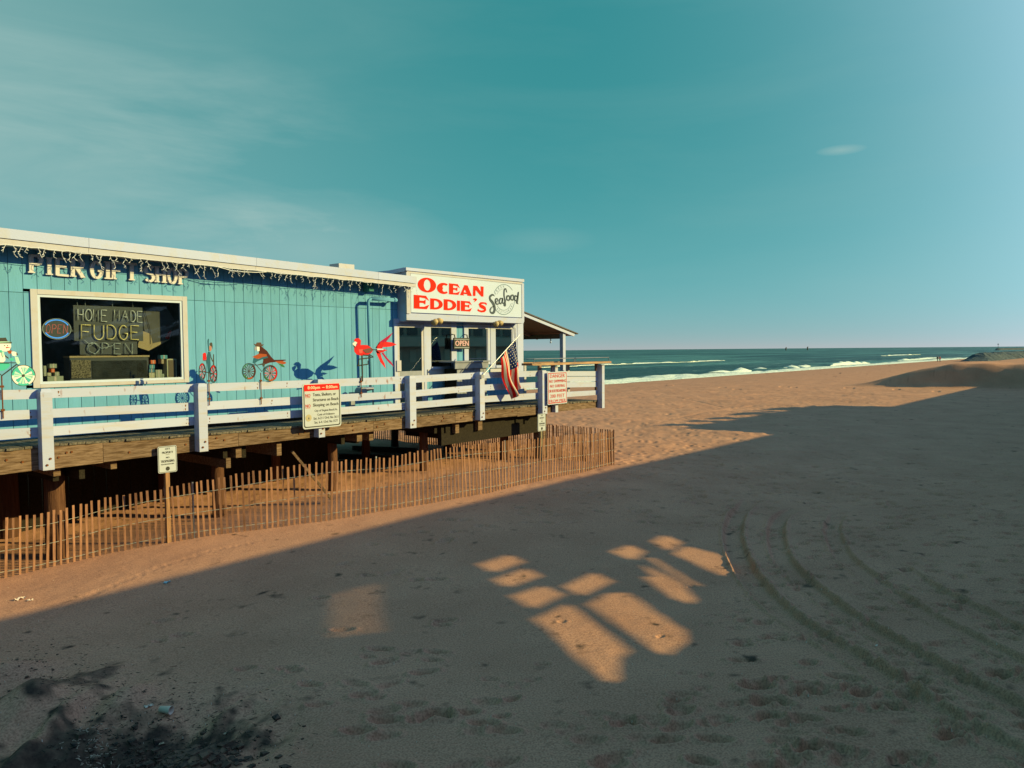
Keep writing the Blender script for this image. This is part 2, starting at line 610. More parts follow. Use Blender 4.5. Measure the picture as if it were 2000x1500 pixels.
def vnoise(x, y, seed=0):
    xi = np.floor(x).astype(np.int64)
    yi = np.floor(y).astype(np.int64)
    fx = x - xi
    fy = y - yi
    fx = fx * fx * (3 - 2 * fx)
    fy = fy * fy * (3 - 2 * fy)

    def h(a, b):
        n = (a * 374761393 + b * 668265263 + seed * 974634777) & 0x7fffffff
        n = ((n ^ (n >> 13)) * 1274126177) & 0x7fffffff
        return ((n ^ (n >> 16)) & 0xffff) / 65535.0

    return (h(xi, yi) * (1 - fx) + h(xi + 1, yi) * fx) * (1 - fy) + (h(xi, yi + 1) * (1 - fx) + h(xi + 1, yi + 1) * fx) * fy - 0.5


SURF = {}


def ground_at(x, y):
    return SURF['f'](x, y)


def build_sand():
    # fan of rings round the viewpoint: fine near and in view, coarse elsewhere
    rs = [0.01, 1.0, 3.0]
    r = 5.6
    while r < 32:
        rs.append(r)
        r *= 1.0029
    while r < 120:
        rs.append(r)
        r *= 1.0050
    while r < 6000:
        rs.append(r)
        r *= 1.05
    rs = np.array(rs)
    c = math.degrees(YAW)
    FA, FB, FS = -39.0, 41.0, 0.075
    th = np.concatenate([np.arange(c - 180, c + FA, 4.0), np.arange(c + FA, c + FB, FS), np.arange(c + FB, c + 180, 4.0)])
    th = np.radians(th)
    T, Rr = np.meshgrid(th, rs)
    X = Rr * np.cos(T)
    Y = Rr * np.sin(T)
    Z = base_h(X, Y)
    near = 1 - smooth01(60, 160, Rr)
    Z += near * ((0.03 + 0.07 * smooth01(16, 24, Rr)) * vnoise(X / 3.1, Y / 3.1, 1) + (0.012 + 0.04 * smooth01(16, 24, Rr)) * vnoise(X / 1.1, Y / 1.1, 2))
    # churned sand: strong where people walk, faint in the wind-smoothed foreground
    churn = smooth01(18, 26, Rr) * 0.9 + 0.25
    churn = churn * (0.6 + 0.8 * (vnoise(X / 5, Y / 5, 3) + 0.5))
    Z += near * churn * (0.035 * vnoise(X / 0.42, Y / 0.42, 4) + 0.028 * vnoise(X / 0.19, Y / 0.19, 5))
    dark = np.zeros_like(Z)
    # ---- footprints
    dth = math.radians(FS)
    i_th0 = int(np.searchsorted(th, math.radians(c + FA) - 1e-6))
    nth = int(np.sum((th > math.radians(c + FA) - 1e-6) & (th < math.radians(c + FB))))

    def grid_ix(x, y):
        return int(np.searchsorted(rs, math.hypot(x, y))), i_th0 + (math.atan2(y, x) - math.radians(c + FA)) / dth

    def stamp(x, y, a, b, ang, depth, rim=0.35, sharp=1.0):
        rr = math.hypot(x, y)
        ir, it = grid_ix(x, y)
        er = int(1.7 * a / (rr * 0.0029)) + 2
        et = int(1.7 * a / (rr * dth)) + 2
        i0, i1 = max(3, int(ir - er)), int(ir + er)
        j0, j1 = max(i_th0, int(it - et)), min(i_th0 + nth, int(it + et))
        if i1 <= i0 or j1 <= j0:
            return
        xs = X[i0:i1, j0:j1] - x
        ys = Y[i0:i1, j0:j1] - y
        u = (xs * math.cos(ang) + ys * math.sin(ang)) / a
        v = (-xs * math.sin(ang) + ys * math.cos(ang)) / b
        q = np.sqrt(u * u + v * v * (1 + .25 * u))
        Z[i0:i1, j0:j1] += -depth * (1 - smooth01(.45, 1.12, q)) * (1 - .25 * u * (q < 1)) + depth * rim * np.exp(-((q - 1.22) / 0.2) ** 2)

    def trail(px, py, n, step_dir, size=0.15, depth=0.04, spread=0.1):
        x, y, _ = GP(px, py)
        for k in range(n):
            s_ = 1 if k % 2 else -1
            xx = x + math.cos(step_dir) * 0.62 * k - math.sin(step_dir) * s_ * spread
            yy = y + math.sin(step_dir) * 0.62 * k + math.cos(step_dir) * s_ * spread
            stamp(xx, yy, size, size * 0.45, step_dir + random.uniform(-.2, .2), depth * random.uniform(.7, 1.2))

    for _ in range(4200):
        # density grows with distance and to the right
        px = random.uniform(560, 2080)
        py = random.uniform(770, 1500)
        k = np.interp(py, [770, 900, 1000, 1150, 1500], [0.75, 1.0, 0.8, 0.30, 0.12])
        if py > 960:
            k *= np.interp(px, [500, 1100, 1500, 2000], [0.15, 0.35, 0.9, 1.1])
        if random.random() > k:
            continue
        x, y, _ = GP(px, py)
        if x < 21.5 and y > 13.0:
            continue
        if math.hypot(x, y) > 75:
            continue
        if 900 < px < 1450 and 1030 < py < 1345:
            continue
        stamp(x, y, random.uniform(.13, .20), random.uniform(.065, .10), random.uniform(-.5, .5) + YAW - 1.45, random.uniform(.03, .085), 0.5)
    for _ in range(2600):
        x = random.uniform(22, 80)
        y = random.uniform(4, 45)
        stamp(x, y, random.uniform(.14, .26), random.uniform(.08, .12), random.uniform(0, 3.14), random.uniform(.03, .065), 0.4)
    for (px, py, a, dp) in ((850, 1397, .17, .055), (912, 1390, .13, .045), (945, 1412, .15, .04), (980, 1397, .09, .04), (985, 1426, .16, .03), (710, 1357, .14, .035),
                            (735, 1362, .1, .03), (355, 1240, .14, .04), (320, 1213, .14, .04), (312, 1252, .1, .04), (560, 1305, .12, .04), (575, 1310, .1, .04),
                            (480, 1306, .12, .04), (720, 1283, .1, .03), (870, 1212, .15, .03), (1478, 1341, .19, .06), (1598, 1352, .18, .06), (1575, 1335, .12, .05),
                            (1690, 1355, .16, .06), (1668, 1342, .13, .05), (1520, 1325, .12, .05), (1380, 1318, .11, .05), (1375, 1343, .1, .05), (1340, 1313, .11, .04),
                            (1580, 1462, .17, .06), (1540, 1455, .1, .05), (1660, 1478, .18, .03), (1040, 1327, .1, .05), (1060, 1296, .1, .05), (990, 1336, .09, .05), (1020, 1340, .09, .04),
                            (1000, 1365, .1, .05), (958, 1325, .1, .05), (1870, 1437, .17, .06), (1730, 1378, .13, .05), (1660, 1379, .1, .04), (1875, 1170, .15, .05), (1098, 1213, .07, .05),
                            (1290, 1243, .06, .05), (1380, 1220, .1, .04), (1440, 1226, .14, .045), (1398, 1200, .1, .04), (1430, 1203, .1, .04), (1350, 1145, .08, .04)):
        x, y, _ = GP(px, py)
        stamp(x, y, a * 1.15, a * .55, YAW - 1.35 + random.uniform(-.35, .35), dp * (.8 if 900 < px < 1450 and py < 1345 else 2.1), 0.45)
    # ---- wheel tracks
    tracks = [[(1470, 975), (1438, 1005), (1428, 1049), (1455, 1119), (1514, 1188), (1594, 1240), (1695, 1299), (1781, 1361), (1885, 1420), (1989, 1472), (2120, 1545)],
              [(1560, 990), (1520, 1010), (1514, 1040), (1525, 1094), (1580, 1146), (1653, 1202), (1747, 1257), (1885, 1333), (1989, 1382), (2120, 1450)],
              [(1640, 1000), (1622, 1032), (1643, 1084), (1712, 1139), (1816, 1205), (1920, 1257), (2000, 1299), (2120, 1370)],
              [(1750, 1101), (1816, 1146), (1920, 1195), (2000, 1236), (2120, 1300)],
              [(1180, 800), (1300, 790), (1420, 778), (1600, 760)], [(1200, 830), (1330, 815), (1480, 790)], [(1232, 768), (1330, 778), (1440, 800), (1560, 792)]]
    wide = [.20, .18, .17, .15, .16, .16, .16]
    dps = [.125, .12, .09, .09, .05, .05, .05]
    for tr, w, dp in zip(tracks, wide, dps):
        P = np.array([GP(*q)[:2] for q in tr])
        # smooth polyline
        seg = np.linspace(0, len(P) - 1, 160)
        xs = np.interp(seg, range(len(P)), P[:, 0])
        ys = np.interp(seg, range(len(P)), P[:, 1])
        for _ in range(40):
            xs[1:-1] = (xs[:-2] + xs[2:] + 2 * xs[1:-1]) / 4
            ys[1:-1] = (ys[:-2] + ys[2:] + 2 * ys[1:-1]) / 4
        bx0, bx1, by0, by1 = xs.min() - 1, xs.max() + 1, ys.min() - 1, ys.max() + 1
        msk = (X > bx0) & (X < bx1) & (Y > by0) & (Y < by1)
        idx = np.nonzero(msk)
        qx = X[idx]
        qy = Y[idx]
        best = np.full(qx.shape, 1e9)
        side = np.zeros(qx.shape)
        al = np.zeros(qx.shape)
        acc = 0
        for i in range(len(xs) - 1):
            dx, dy = xs[i + 1] - xs[i], ys[i + 1] - ys[i]
            L2 = dx * dx + dy * dy + 1e-12
            t_ = np.clip(((qx - xs[i]) * dx + (qy - ys[i]) * dy) / L2, 0, 1)
            ex = qx - xs[i] - t_ * dx
            ey = qy - ys[i] - t_ * dy
            d_ = np.hypot(ex, ey)
            up = d_ < best
            best = np.where(up, d_, best)
            side = np.where(up, np.sign(dx * ey - dy * ex), side)
            al = np.where(up, acc + t_ * math.sqrt(L2), al)
            acc += math.sqrt(L2)
        sd = best * side            # signed: positive = far/right side
        fade = np.clip(al / 1.2, 0, 1) * np.clip((acc - al) / 1.2 + .2, 0, 1)
        wob = 0.02 * vnoise(qx / .3, qy / .3, 21)
        prof = -dp * (.72 - .12 * sd / w) * (1 - smooth01(w * .93, w * 1.05, np.abs(sd + wob)))
        lump = 1 + 1.3 * vnoise(qx / .12, qy / .12, 22)
        prof += lump * (dp * 0.50 * np.exp(-((sd - w * 1.25) / (w * .22)) ** 2) + dp * 0.45 * np.exp(-((sd + w * 1.2) / (w * .14)) ** 2))
        prof += 0.006 * np.sin(al * 60) * (np.abs(sd) < w * .8)
        inside = (1 - smooth01(w * .8, w * 1.1, np.abs(sd)))
        Z[idx] = Z[idx] + prof * fade
    # small tyre print by the fence
    P = [GP(*q)[:2] for q in ((0, 1245), (90, 1210), (150, 1172), (230, 1140), (310, 1108), (400, 1078), (520, 1052))]
    for a_, b_ in zip(P[:-1], P[1:]):
        L = math.hypot(b_[0] - a_[0], b_[1] - a_[1])
        n = int(L / .09)
        for k in range(n):
            t_ = k / n
            stamp(a_[0] + (b_[0] - a_[0]) * t_ + random.uniform(-.02, .02), a_[1] + (b_[1] - a_[1]) * t_ + random.uniform(-.02, .02), .15 * random.uniform(.6, 1.1), .05, math.atan2(b_[1] - a_[1], b_[0] - a_[0]) + 1.3 + random.uniform(-.3, .3), .013 * random.uniform(.2, 1.2), 0.4)
    # ---- heaps and hollows of wet sand at the bottom left
    for (px, py, a, b, ang, h) in ((60, 1400, .62, .42, .5, .26), (10, 1330, .5, .3, .3, .16), (250, 1372, .4, .2, .6, .13), (330, 1440, .9, .5, .4, -.22),
                                   (150, 1500, .9, .4, .3, -.12), (430, 1392, .5, .16, .2, .10), (520, 1440, .4, .2, .2, -.08), (90, 1445, 1.2, .10, .75, .10), (330, 1480, .35, .25, .6, .13),
                                   (380, 1500, .3, .2, .6, .10), (180, 1330, .4, .1, .4, .06), (470, 1352, .5, .08, -.1, -.05)):
        x, y, _ = GP(px, py)
        u = ((X - x) * math.cos(ang) + (Y - y) * math.sin(ang)) / a
        v = (-(X - x) * math.sin(ang) + (Y - y) * math.cos(ang)) / b
        Z += 1.5 * h * np.exp(-(u * u + v * v))
    x, y, _ = GP(250, 1470)
    u = ((X - x) * math.cos(YAW - 1.3) + (Y - y) * math.sin(YAW - 1.3)) / 1.45
    v = (-(X - x) * math.sin(YAW - 1.3) + (Y - y) * math.cos(YAW - 1.3)) / .95
    zone = np.exp(-(u * u + v * v))
    x2, y2, _ = GP(60, 1370)
    zone2 = np.exp(-(((X - x2) / 1.0) ** 2 + ((Y - y2) / .8) ** 2))
    ze = np.clip(zone * 1.5 + zone2 * .8, 0, 1)
    n1 = vnoise(X / .16, Y / .16, 8)
    n2 = vnoise(X / .35, Y / .35, 9)
    Z += ze * (0.07 * n1 + 0.10 * n2 + 0.05 * vnoise(X / .085, Y / .085, 10))
    n5 = vnoise(X / .09, Y / .09, 18)
    n6 = vnoise(X / .9, Y / .35, 19)
    dark = np.clip((zone * 2.6 + 0.9 * n2 + 0.9 * n1 + .7 * n5 + .6 * n6 - .75) * 1.2, 0, 1) + np.clip((zone2 * 1.25 + 1.1 * n2 + .8 * n1 + .6 * n5 - .55) * 1.5, 0, .8)
    nr, nt_ = Z.shape
    # wind has softened every edge a little
    for _ in range(2):
        Z[3:-3, 1:-1] = .25 * (Z[3:-3, :-2] + 2 * Z[3:-3, 1:-1] + Z[3:-3, 2:])
    Z[3:-3] = .22 * Z[2:-4] + .56 * Z[3:-3] + .22 * Z[4:-2]

    def look_up(x, y):
        ir, it = grid_ix(x, y)
        it = int(round(it))
        return float(Z[min(max(ir, 0), nr - 1), min(max(it, 0), nt_ - 1)])
    SURF['f'] = look_up
    V = np.stack([X, Y, Z], -1).reshape(-1, 3)
    i = np.arange(nr - 1)[:, None] * nt_
    j = np.arange(nt_)[None, :]
    j2 = (j + 1) % nt_
    quads = np.stack([i + j, i + nt_ + j, i + nt_ + j2, i + j2], -1).reshape(-1, 4)
    # sand stops well under the sea
    cy = Y.reshape(-1)[quads[:, 0]]
    quads = quads[cy < 400]
    me = bpy.data.meshes.new('sand')
    me.vertices.add(len(V))
    me.vertices.foreach_set('co', V.astype(np.float32).ravel())
    me.loops.add(quads.size)
    me.loops.foreach_set('vertex_index', quads[:, ::-1].astype(np.int32).ravel())
    me.polygons.add(len(quads))
    me.polygons.foreach_set('loop_start', (np.arange(len(quads)) * 4).astype(np.int32))
    me.polygons.foreach_set('use_smooth', np.ones(len(quads), bool))
    at = me.attributes.new('wet', 'FLOAT', 'POINT')
    at.data.foreach_set('value', np.clip(dark, 0, 1).astype(np.float32).ravel())
    me.update(calc_edges=True)
    me.validate()
    o = link('sand', me)
    o['kind'] = 'structure'
    # material
    m_ = bpy.data.materials.new('beach_sand')
    m_.use_nodes = True
    nt = m_.node_tree
    b = nt.nodes['Principled BSDF']
    b.inputs['Roughness'].default_value = 0.95
    b.inputs['Specular IOR Level'].default_value = 0.1
    t = nt.nodes.new('ShaderNodeTexCoord')
    n1 = N(nt, 'ShaderNodeTexNoise')
    n1.inputs['Scale'].default_value = 0.55
    n1.inputs['Detail'].default_value = 8
    nt.links.new(t.outputs['Object'], n1.inputs[0])
    r1 = nt.nodes.new('ShaderNodeValToRGB')
    e = r1.color_ramp.elements
    e[0].position = .3
    e[0].color = (*SAND_A, 1)
    e[1].position = .7
    e[1].color = (*SAND_B, 1)
    nt.links.new(n1.outputs[0], r1.inputs[0])
    n2 = N(nt, 'ShaderNodeTexNoise')
    n2.inputs['Scale'].default_value = 42
    n2.inputs['Detail'].default_value = 6
    nt.links.new(t.outputs['Object'], n2.inputs[0])
    r2 = nt.nodes.new('ShaderNodeValToRGB')
    r2.color_ramp.elements[0].position = .32
    r2.color_ramp.elements[0].color = (.62, .60, .60, 1)
    r2.color_ramp.elements[1].position = .60
    r2.color_ramp.elements[1].color = (1.05, 1.05, 1.05, 1)
    nt.links.new(n2.outputs[0], r2.inputs[0])
    mx = nt.nodes.new('ShaderNodeMix')
    mx.data_type = 'RGBA'
    mx.blend_type = 'MULTIPLY'
    mx.inputs[0].default_value = 1
    nt.links.new(r1.outputs[0], mx.inputs[6])
    nt.links.new(r2.outputs[0], mx.inputs[7])
    # dark organic mud
    aw = nt.nodes.new('ShaderNodeAttribute')
    aw.attribute_name = 'wet'
    m2 = nt.nodes.new('ShaderNodeMix')
    m2.data_type = 'RGBA'
    nt.links.new(math_node(nt, 'MULTIPLY', aw.outputs['Fac'], 0.93), m2.inputs[0])
    nt.links.new(mx.outputs[2], m2.inputs[6])
    rmud = nt.nodes.new('ShaderNodeValToRGB')
    rmud.color_ramp.elements[0].position = .42
    rmud.color_ramp.elements[0].color = (.020, .017, .018, 1)
    rmud.color_ramp.elements[1].position = .68
    rmud.color_ramp.elements[1].color = (.10, .066, .052, 1)
    nmud = N(nt, 'ShaderNodeTexNoise')
    nmud.inputs['Scale'].default_value = 5.5
    nmud.inputs['Detail'].default_value = 7
    nmud.inputs['Roughness'].default_value = .65
    nt.links.new(t.outputs['Object'], nmud.inputs[0])
    nt.links.new(nmud.outputs[0], rmud.inputs[0])
    nt.links.new(rmud.outputs[0], m2.inputs[7])
    # wet strip at the waterline
    sp = nt.nodes.new('ShaderNodeSeparateXYZ')
    nt.links.new(t.outputs['Object'], sp.inputs[0])
    wetl = nt.nodes.new('ShaderNodeMapRange')
    wetl.inputs['From Min'].default_value = -1.12
    wetl.inputs['From Max'].default_value = -0.85
    wetl.inputs['To Min'].default_value = 0.6
    wetl.inputs['To Max'].default_value = 0.0
    nt.links.new(sp.outputs['Z'], wetl.inputs[0])
    m3 = nt.nodes.new('ShaderNodeMix')
    m3.data_type = 'RGBA'
    nt.links.new(wetl.outputs[0], m3.inputs[0])
    nt.links.new(m2.outputs[2], m3.inputs[6])
    m3.inputs[7].default_value = (.12, .065, .035, 1)
    nt.links.new(m3.outputs[2], b.inputs['Base Color'])
    # ripples (run across the wind) + grain
    mpw = nt.nodes.new('ShaderNodeMapping')
    mpw.inputs['Rotation'].default_value = (0, 0, -YAW - math.radians(6))
    nt.links.new(t.outputs['Object'], mpw.inputs[0])
    wv = nt.nodes.new('ShaderNodeTexWave')
    wv.wave_type = 'BANDS'
    wv.bands_direction = 'X'
    wv.inputs['Scale'].default_value = 3.6
    wv.inputs['Distortion'].default_value = 9.0
    wv.inputs['Detail'].default_value = 3
    wv.inputs['Detail Scale'].default_value = 0.7
    nt.links.new(mpw.outputs[0], wv.inputs[0])
    n3 = N(nt, 'ShaderNodeTexNoise')
    n3.inputs['Scale'].default_value = 0.35
    nt.links.new(t.outputs['Object'], n3.inputs[0])
    rm = nt.nodes.new('ShaderNodeMapRange')
    rm.inputs['From Min'].default_value = .32
    rm.inputs['From Max'].default_value = .62
    nt.links.new(n3.outputs[0], rm.inputs[0])
    rip = math_node(nt, 'MULTIPLY', wv.outputs['Fac'], rm.outputs[0])
    rip = math_node(nt, 'MULTIPLY', rip, 0.8)
    n4 = N(nt, 'ShaderNodeTexNoise')
    n4.inputs['Scale'].default_value = 11
    n4.inputs['Detail'].default_value = 3
    n4.inputs['Roughness'].default_value = .6
    nt.links.new(t.outputs['Object'], n4.inputs[0])
    hsum = math_node(nt, 'ADD', rip, n4.outputs[0])
    bp = nt.nodes.new('ShaderNodeBump')
    bp.inputs['Strength'].default_value = 0.45
    bp.inputs['Distance'].default_value = 0.010
    nt.links.new(hsum, bp.inputs['Height'])
    nt.links.new(bp.outputs[0], b.inputs['Normal'])
    me.materials.append(m_)
    return o


SAND_A = (0.44, 0.215, 0.155)
SAND_B = (0.53, 0.270, 0.195)
build_sand()

# ------------------------------------------------------------------ sea
SEA = -1.2


def water_mat():
    m_ = bpy.data.materials.new('sea_water')
    m_.use_nodes = True
    nt = m_.node_tree
    b = nt.nodes['Principled BSDF']
    b.inputs['Roughness'].default_value = 0.5
    b.inputs['Specular IOR Level'].default_value = 0.22
    t = nt.nodes.new('ShaderNodeTexCoord')
    mp_ = nt.nodes.new('ShaderNodeMapping')
    mp_.inputs['Scale'].default_value = (0.0045, 0.035, 1)
    nt.links.new(t.outputs['Object'], mp_.inputs[0])
    n1 = N(nt, 'ShaderNodeTexNoise')
    n1.inputs['Scale'].default_value = 1.0
    n1.inputs['Detail'].default_value = 5
    nt.links.new(mp_.outputs[0], n1.inputs[0])
    r1 = nt.nodes.new('ShaderNodeValToRGB')
    r1.color_ramp.elements[0].position = .44
    r1.color_ramp.elements[0].color = (.020, .060, .078, 1)
    r1.color_ramp.elements[1].position = .60
    r1.color_ramp.elements[1].color = (.065, .165, .185, 1)
    nt.links.new(n1.outputs[0], r1.inputs[0])
    # foam lace thrown by old breakers, only near the shore
    sp = nt.nodes.new('ShaderNodeSeparateXYZ')
    nt.links.new(t.outputs['Object'], sp.inputs[0])
    mr = nt.nodes.new('ShaderNodeMapRange')
    mr.inputs['From Min'].default_value = 66
    mr.inputs['From Max'].default_value = 190
    mr.inputs['To Min'].default_value = 0.55
    mr.inputs['To Max'].default_value = 0.0
    nt.links.new(sp.outputs['Y'], mr.inputs[0])
    mp3 = nt.nodes.new('ShaderNodeMapping')
    mp3.inputs['Scale'].default_value = (0.03, 0.16, 1)
    nt.links.new(t.outputs['Object'], mp3.inputs[0])
    n3 = N(nt, 'ShaderNodeTexNoise')
    n3.inputs['Scale'].default_value = 1.0
    n3.inputs['Detail'].default_value = 9
    n3.inputs['Roughness'].default_value = .7
    nt.links.new(mp3.outputs[0], n3.inputs[0])
    r3 = nt.nodes.new('ShaderNodeValToRGB')
    r3.color_ramp.elements[0].position = .56
    r3.color_ramp.elements[1].position = .68
    nt.links.new(n3.outputs[0], r3.inputs[0])
    fo = math_node(nt, 'MULTIPLY', r3.outputs[0], mr.outputs[0])
    mx = nt.nodes.new('ShaderNodeMix')
    mx.data_type = 'RGBA'
    nt.links.new(fo, mx.inputs[0])
    nt.links.new(r1.outputs[0], mx.inputs[6])
    mx.inputs[7].default_value = (.42, .58, .60, 1)
    nt.links.new(mx.outputs[2], b.inputs['Base Color'])
    mp2 = nt.nodes.new('ShaderNodeMapping')
    mp2.inputs['Scale'].default_value = (0.35, 1.1, 1)
    nt.links.new(t.outputs['Object'], mp2.inputs[0])
    n2 = N(nt, 'ShaderNodeTexNoise')
    n2.inputs['Scale'].default_value = 0.5
    n2.inputs['Detail'].default_value = 8
    n2.inputs['Roughness'].default_value = .65
    nt.links.new(mp2.outputs[0], n2.inputs[0])
    bp = nt.nodes.new('ShaderNodeBump')
    bp.inputs['Strength'].default_value = 1.0
    bp.inputs['Distance'].default_value = 0.9
    nt.links.new(n2.outputs[0], bp.inputs['Height'])
    nt.links.new(bp.outputs[0], b.inputs['Normal'])
    return m_


def build_sea():
    ys = [57]
    while ys[-1] < 15000:
        ys.append(ys[-1] + max(0.8, (ys[-1] - 50) * 0.028))
    ys = np.array(ys)
    xs = np.concatenate([-np.geomspace(20000, 60, 30), np.arange(-50, 420, 2.0), np.geomspace(422, 30000, 50)])
    Xg, Yg = np.meshgrid(xs, ys)
    fade = 1 - smooth01(250, 700, Yg)
    Zg = SEA + fade * (0.35 * vnoise(Xg / 28, Yg / 7, 31) + 0.18 * vnoise(Xg / 9, Yg / 3.2, 32)) * smooth01(64, 78, Yg)
    for (yc, x0, x1, h) in ((76, 150, 230, .55), (79, 250, 300, .7), (92, -60, 180, .3), (118, 60, 420, .35), (104, 200, 420, .3)):
        yy = Yg - yc - 3 * np.sin(Xg / 40)
        Zg += h * np.exp(-(yy / 2.4) ** 2) * smooth01(x0 - 15, x0 + 15, Xg) * (1 - smooth01(x1 - 15, x1 + 15, Xg))
    nr, nc = Xg.shape
    V = np.stack([Xg, Yg, Zg], -1).reshape(-1, 3)
    i = np.arange(nr - 1)[:, None] * nc
    j = np.arange(nc - 1)[None, :]
    q = np.stack([i + j, i + j + 1, i + nc + j + 1, i + nc + j], -1).reshape(-1, 4)
    me = bpy.data.meshes.new('ocean')
    me.from_pydata(V.tolist(), [], q.tolist())
    me.polygons.foreach_set('use_smooth', [True] * len(me.polygons))
    me.materials.append(water_mat())
    o = link('ocean', me)
    o['kind'] = 'structure'
    # surf: broken white water, lumpy sheet with real height
    fm = mat('sea_foam', (.74, .76, .74), .8, .1, vscale=1.2, col2=(.42, .52, .50), ramp=(.3, .55), bump=1.0, bscale=3, bdist=.15)
    mb = MB()
    xs = np.arange(-60, 900, 1.1)
    for (y0, wdt, h, a, b_, sd) in ((66.6, 2.2, .22, -60, 900, 1), (69.3, 2.6, .34, -60, 640, 2), (72.4, 1.8, .30, 20, 160, 3), (73.0, 2.2, 1.0, 150, 222, 4), (75.4, 1.8, 1.15, 235, 282, 5),
                                    (79, 1.6, .6, 330, 420, 6), (132, 2.2, .5, 520, 620, 8), (150, 1.2, .3, 190, 330, 9)):
        rows = []
        sel = [x for x in xs if a <= x <= b_]
        for x in sel:
            tpr = min(1, (x - a) / 12 + .02, (b_ - x) / 12 + .02)
            nn = float(vnoise(np.array([x / 3.1]), np.array([sd * 7.0]), 41)[0])
            n2 = float(vnoise(np.array([x / 14.]), np.array([sd * 3.0]), 42)[0])
            yc = y0 + 2.6 * n2 + 1.2 * nn
            w = wdt * tpr * (0.9 + 1.0 * nn + .5 * n2)
            w = max(w, .05)
            if sd >= 7:
                w *= min(1.0, max(0.0, .35 + 2.2 * n2 + 1.6 * nn))
            hh = max(0.0, .6 * h * tpr * (0.9 + 1.6 * nn))
            rows.append([(x, yc - w, SEA + .01 + .03), (x, yc - w * .5, SEA + .1 + hh * .7), (x, yc, SEA + .14 + hh), (x, yc + w * .6, SEA + .1 + hh * .5), (x, yc + w, SEA - .1)])
        P = [p for r_ in rows for p in r_]
        F = []
        for k in range(len(rows) - 1):
            for c_ in range(4):
                F.append((k * 5 + c_, (k + 1) * 5 + c_, (k + 1) * 5 + c_ + 1, k * 5 + c_ + 1))
        mb.add(P, F)
    o = link('surf_foam', mb.mesh('surf_foam', fm, (0, 0, 0), True))
    o['kind'] = 'stuff'
    o['label'] = 'white broken surf running along the waterline'


build_sea()

# ------------------------------------------------------------------ jetties, markers, people far off
def lumpy_jetty(name, label, x0, x1, y0, y1, top, z0, seed):
    r_ = random.Random(seed)
    mb = MB()
    nx = max(2, int((x1 - x0) / 1.6))
    prof = [(-1.0, 0), (-.72, .45), (-.5, .8), (-.2, 1.0), (.2, 1.0), (.5, .8), (.75, .4), (1, 0)]
    P = []
    for i in range(nx + 1):
        x = x0 + (x1 - x0) * i / nx
        e = min(1, (i + .3) / 9)
        for (u, h) in prof:
            y = (y0 + y1) / 2 + (y1 - y0) / 2 * u
            P.append((x + r_.uniform(-.5, .5), y + r_.uniform(-.5, .5), z0 + (top - z0) * h * e + (r_.uniform(-.22, .22) if h else 0)))
    n = len(prof)
    F = [(i * n + j, (i + 1) * n + j, (i + 1) * n + j + 1, i * n + j + 1) for i in range(nx) for j in range(n - 1)]
    F.append(tuple(range(n)))
    mb.add(P, F)
    return single(name, mb, BRK, label, 'jetty')


# jetty nearer: photo (1868..2000, 690..706)
g1 = GP(1866, 706)
lumpy_jetty('rock_jetty', 'long grey rock jetty across the beach at the right edge beyond the walkers', g1[0] - 12, g1[0] + 260, g1[1] - 12, g1[1] - 1, g1[2] + 2.5, g1[2] - .6, 3)
pf = ray(1955, 680)
kf = (SEA + .3 - EYE) / ray(1955, 684).z
fx, fy = ray(1955, 684).x * kf, ray(1955, 684).y * kf
lumpy_jetty('distant_breakwater', 'low dark breakwater out on the horizon at the far right', fx, fx + 260, fy, fy + 10, SEA + 3.0, SEA - 1, 9)
bt = thing('beacon_post', 'thin beacon post standing on the distant low breakwater', 'beacon', (fx + 12, fy + 5, SEA + 2))
part('post', MB().box(fx + 11.8, fx + 12.2, fy + 4.8, fy + 5.2, SEA + 2, SEA + 8), DARKM, bt)
part('lamp_head', MB().box(fx + 11.3, fx + 12.7, fy + 4.3, fy + 5.7, SEA + 8, SEA + 9.2), DARKM, bt)
for i, (px, hgt) in enumerate(((1535, 7), (1577, 8))):
    r_ = ray(px, 681)
    k = (SEA - EYE) / r_.z
    k = min(k, 1900)
    x, y = r_.x * k, r_.y * k
    lb = ('channel marker on the horizon, the one nearer the pier', 'channel marker on the horizon, the one farther from the pier')[i]
    c_ = thing('channel_marker', lb, 'marker', (x, y, SEA), 'channel markers out at sea')
    part('pile', MB().box(x - 1, x + 1, y - 1, y + 1, SEA - 2, SEA + hgt), DARKM, c_)
    part('daymark', MB().box(x - 2.2, x + 2.2, y - 1.2, y - 1.05, SEA + hgt * .6, SEA + hgt + 1.4), DARKM, c_)


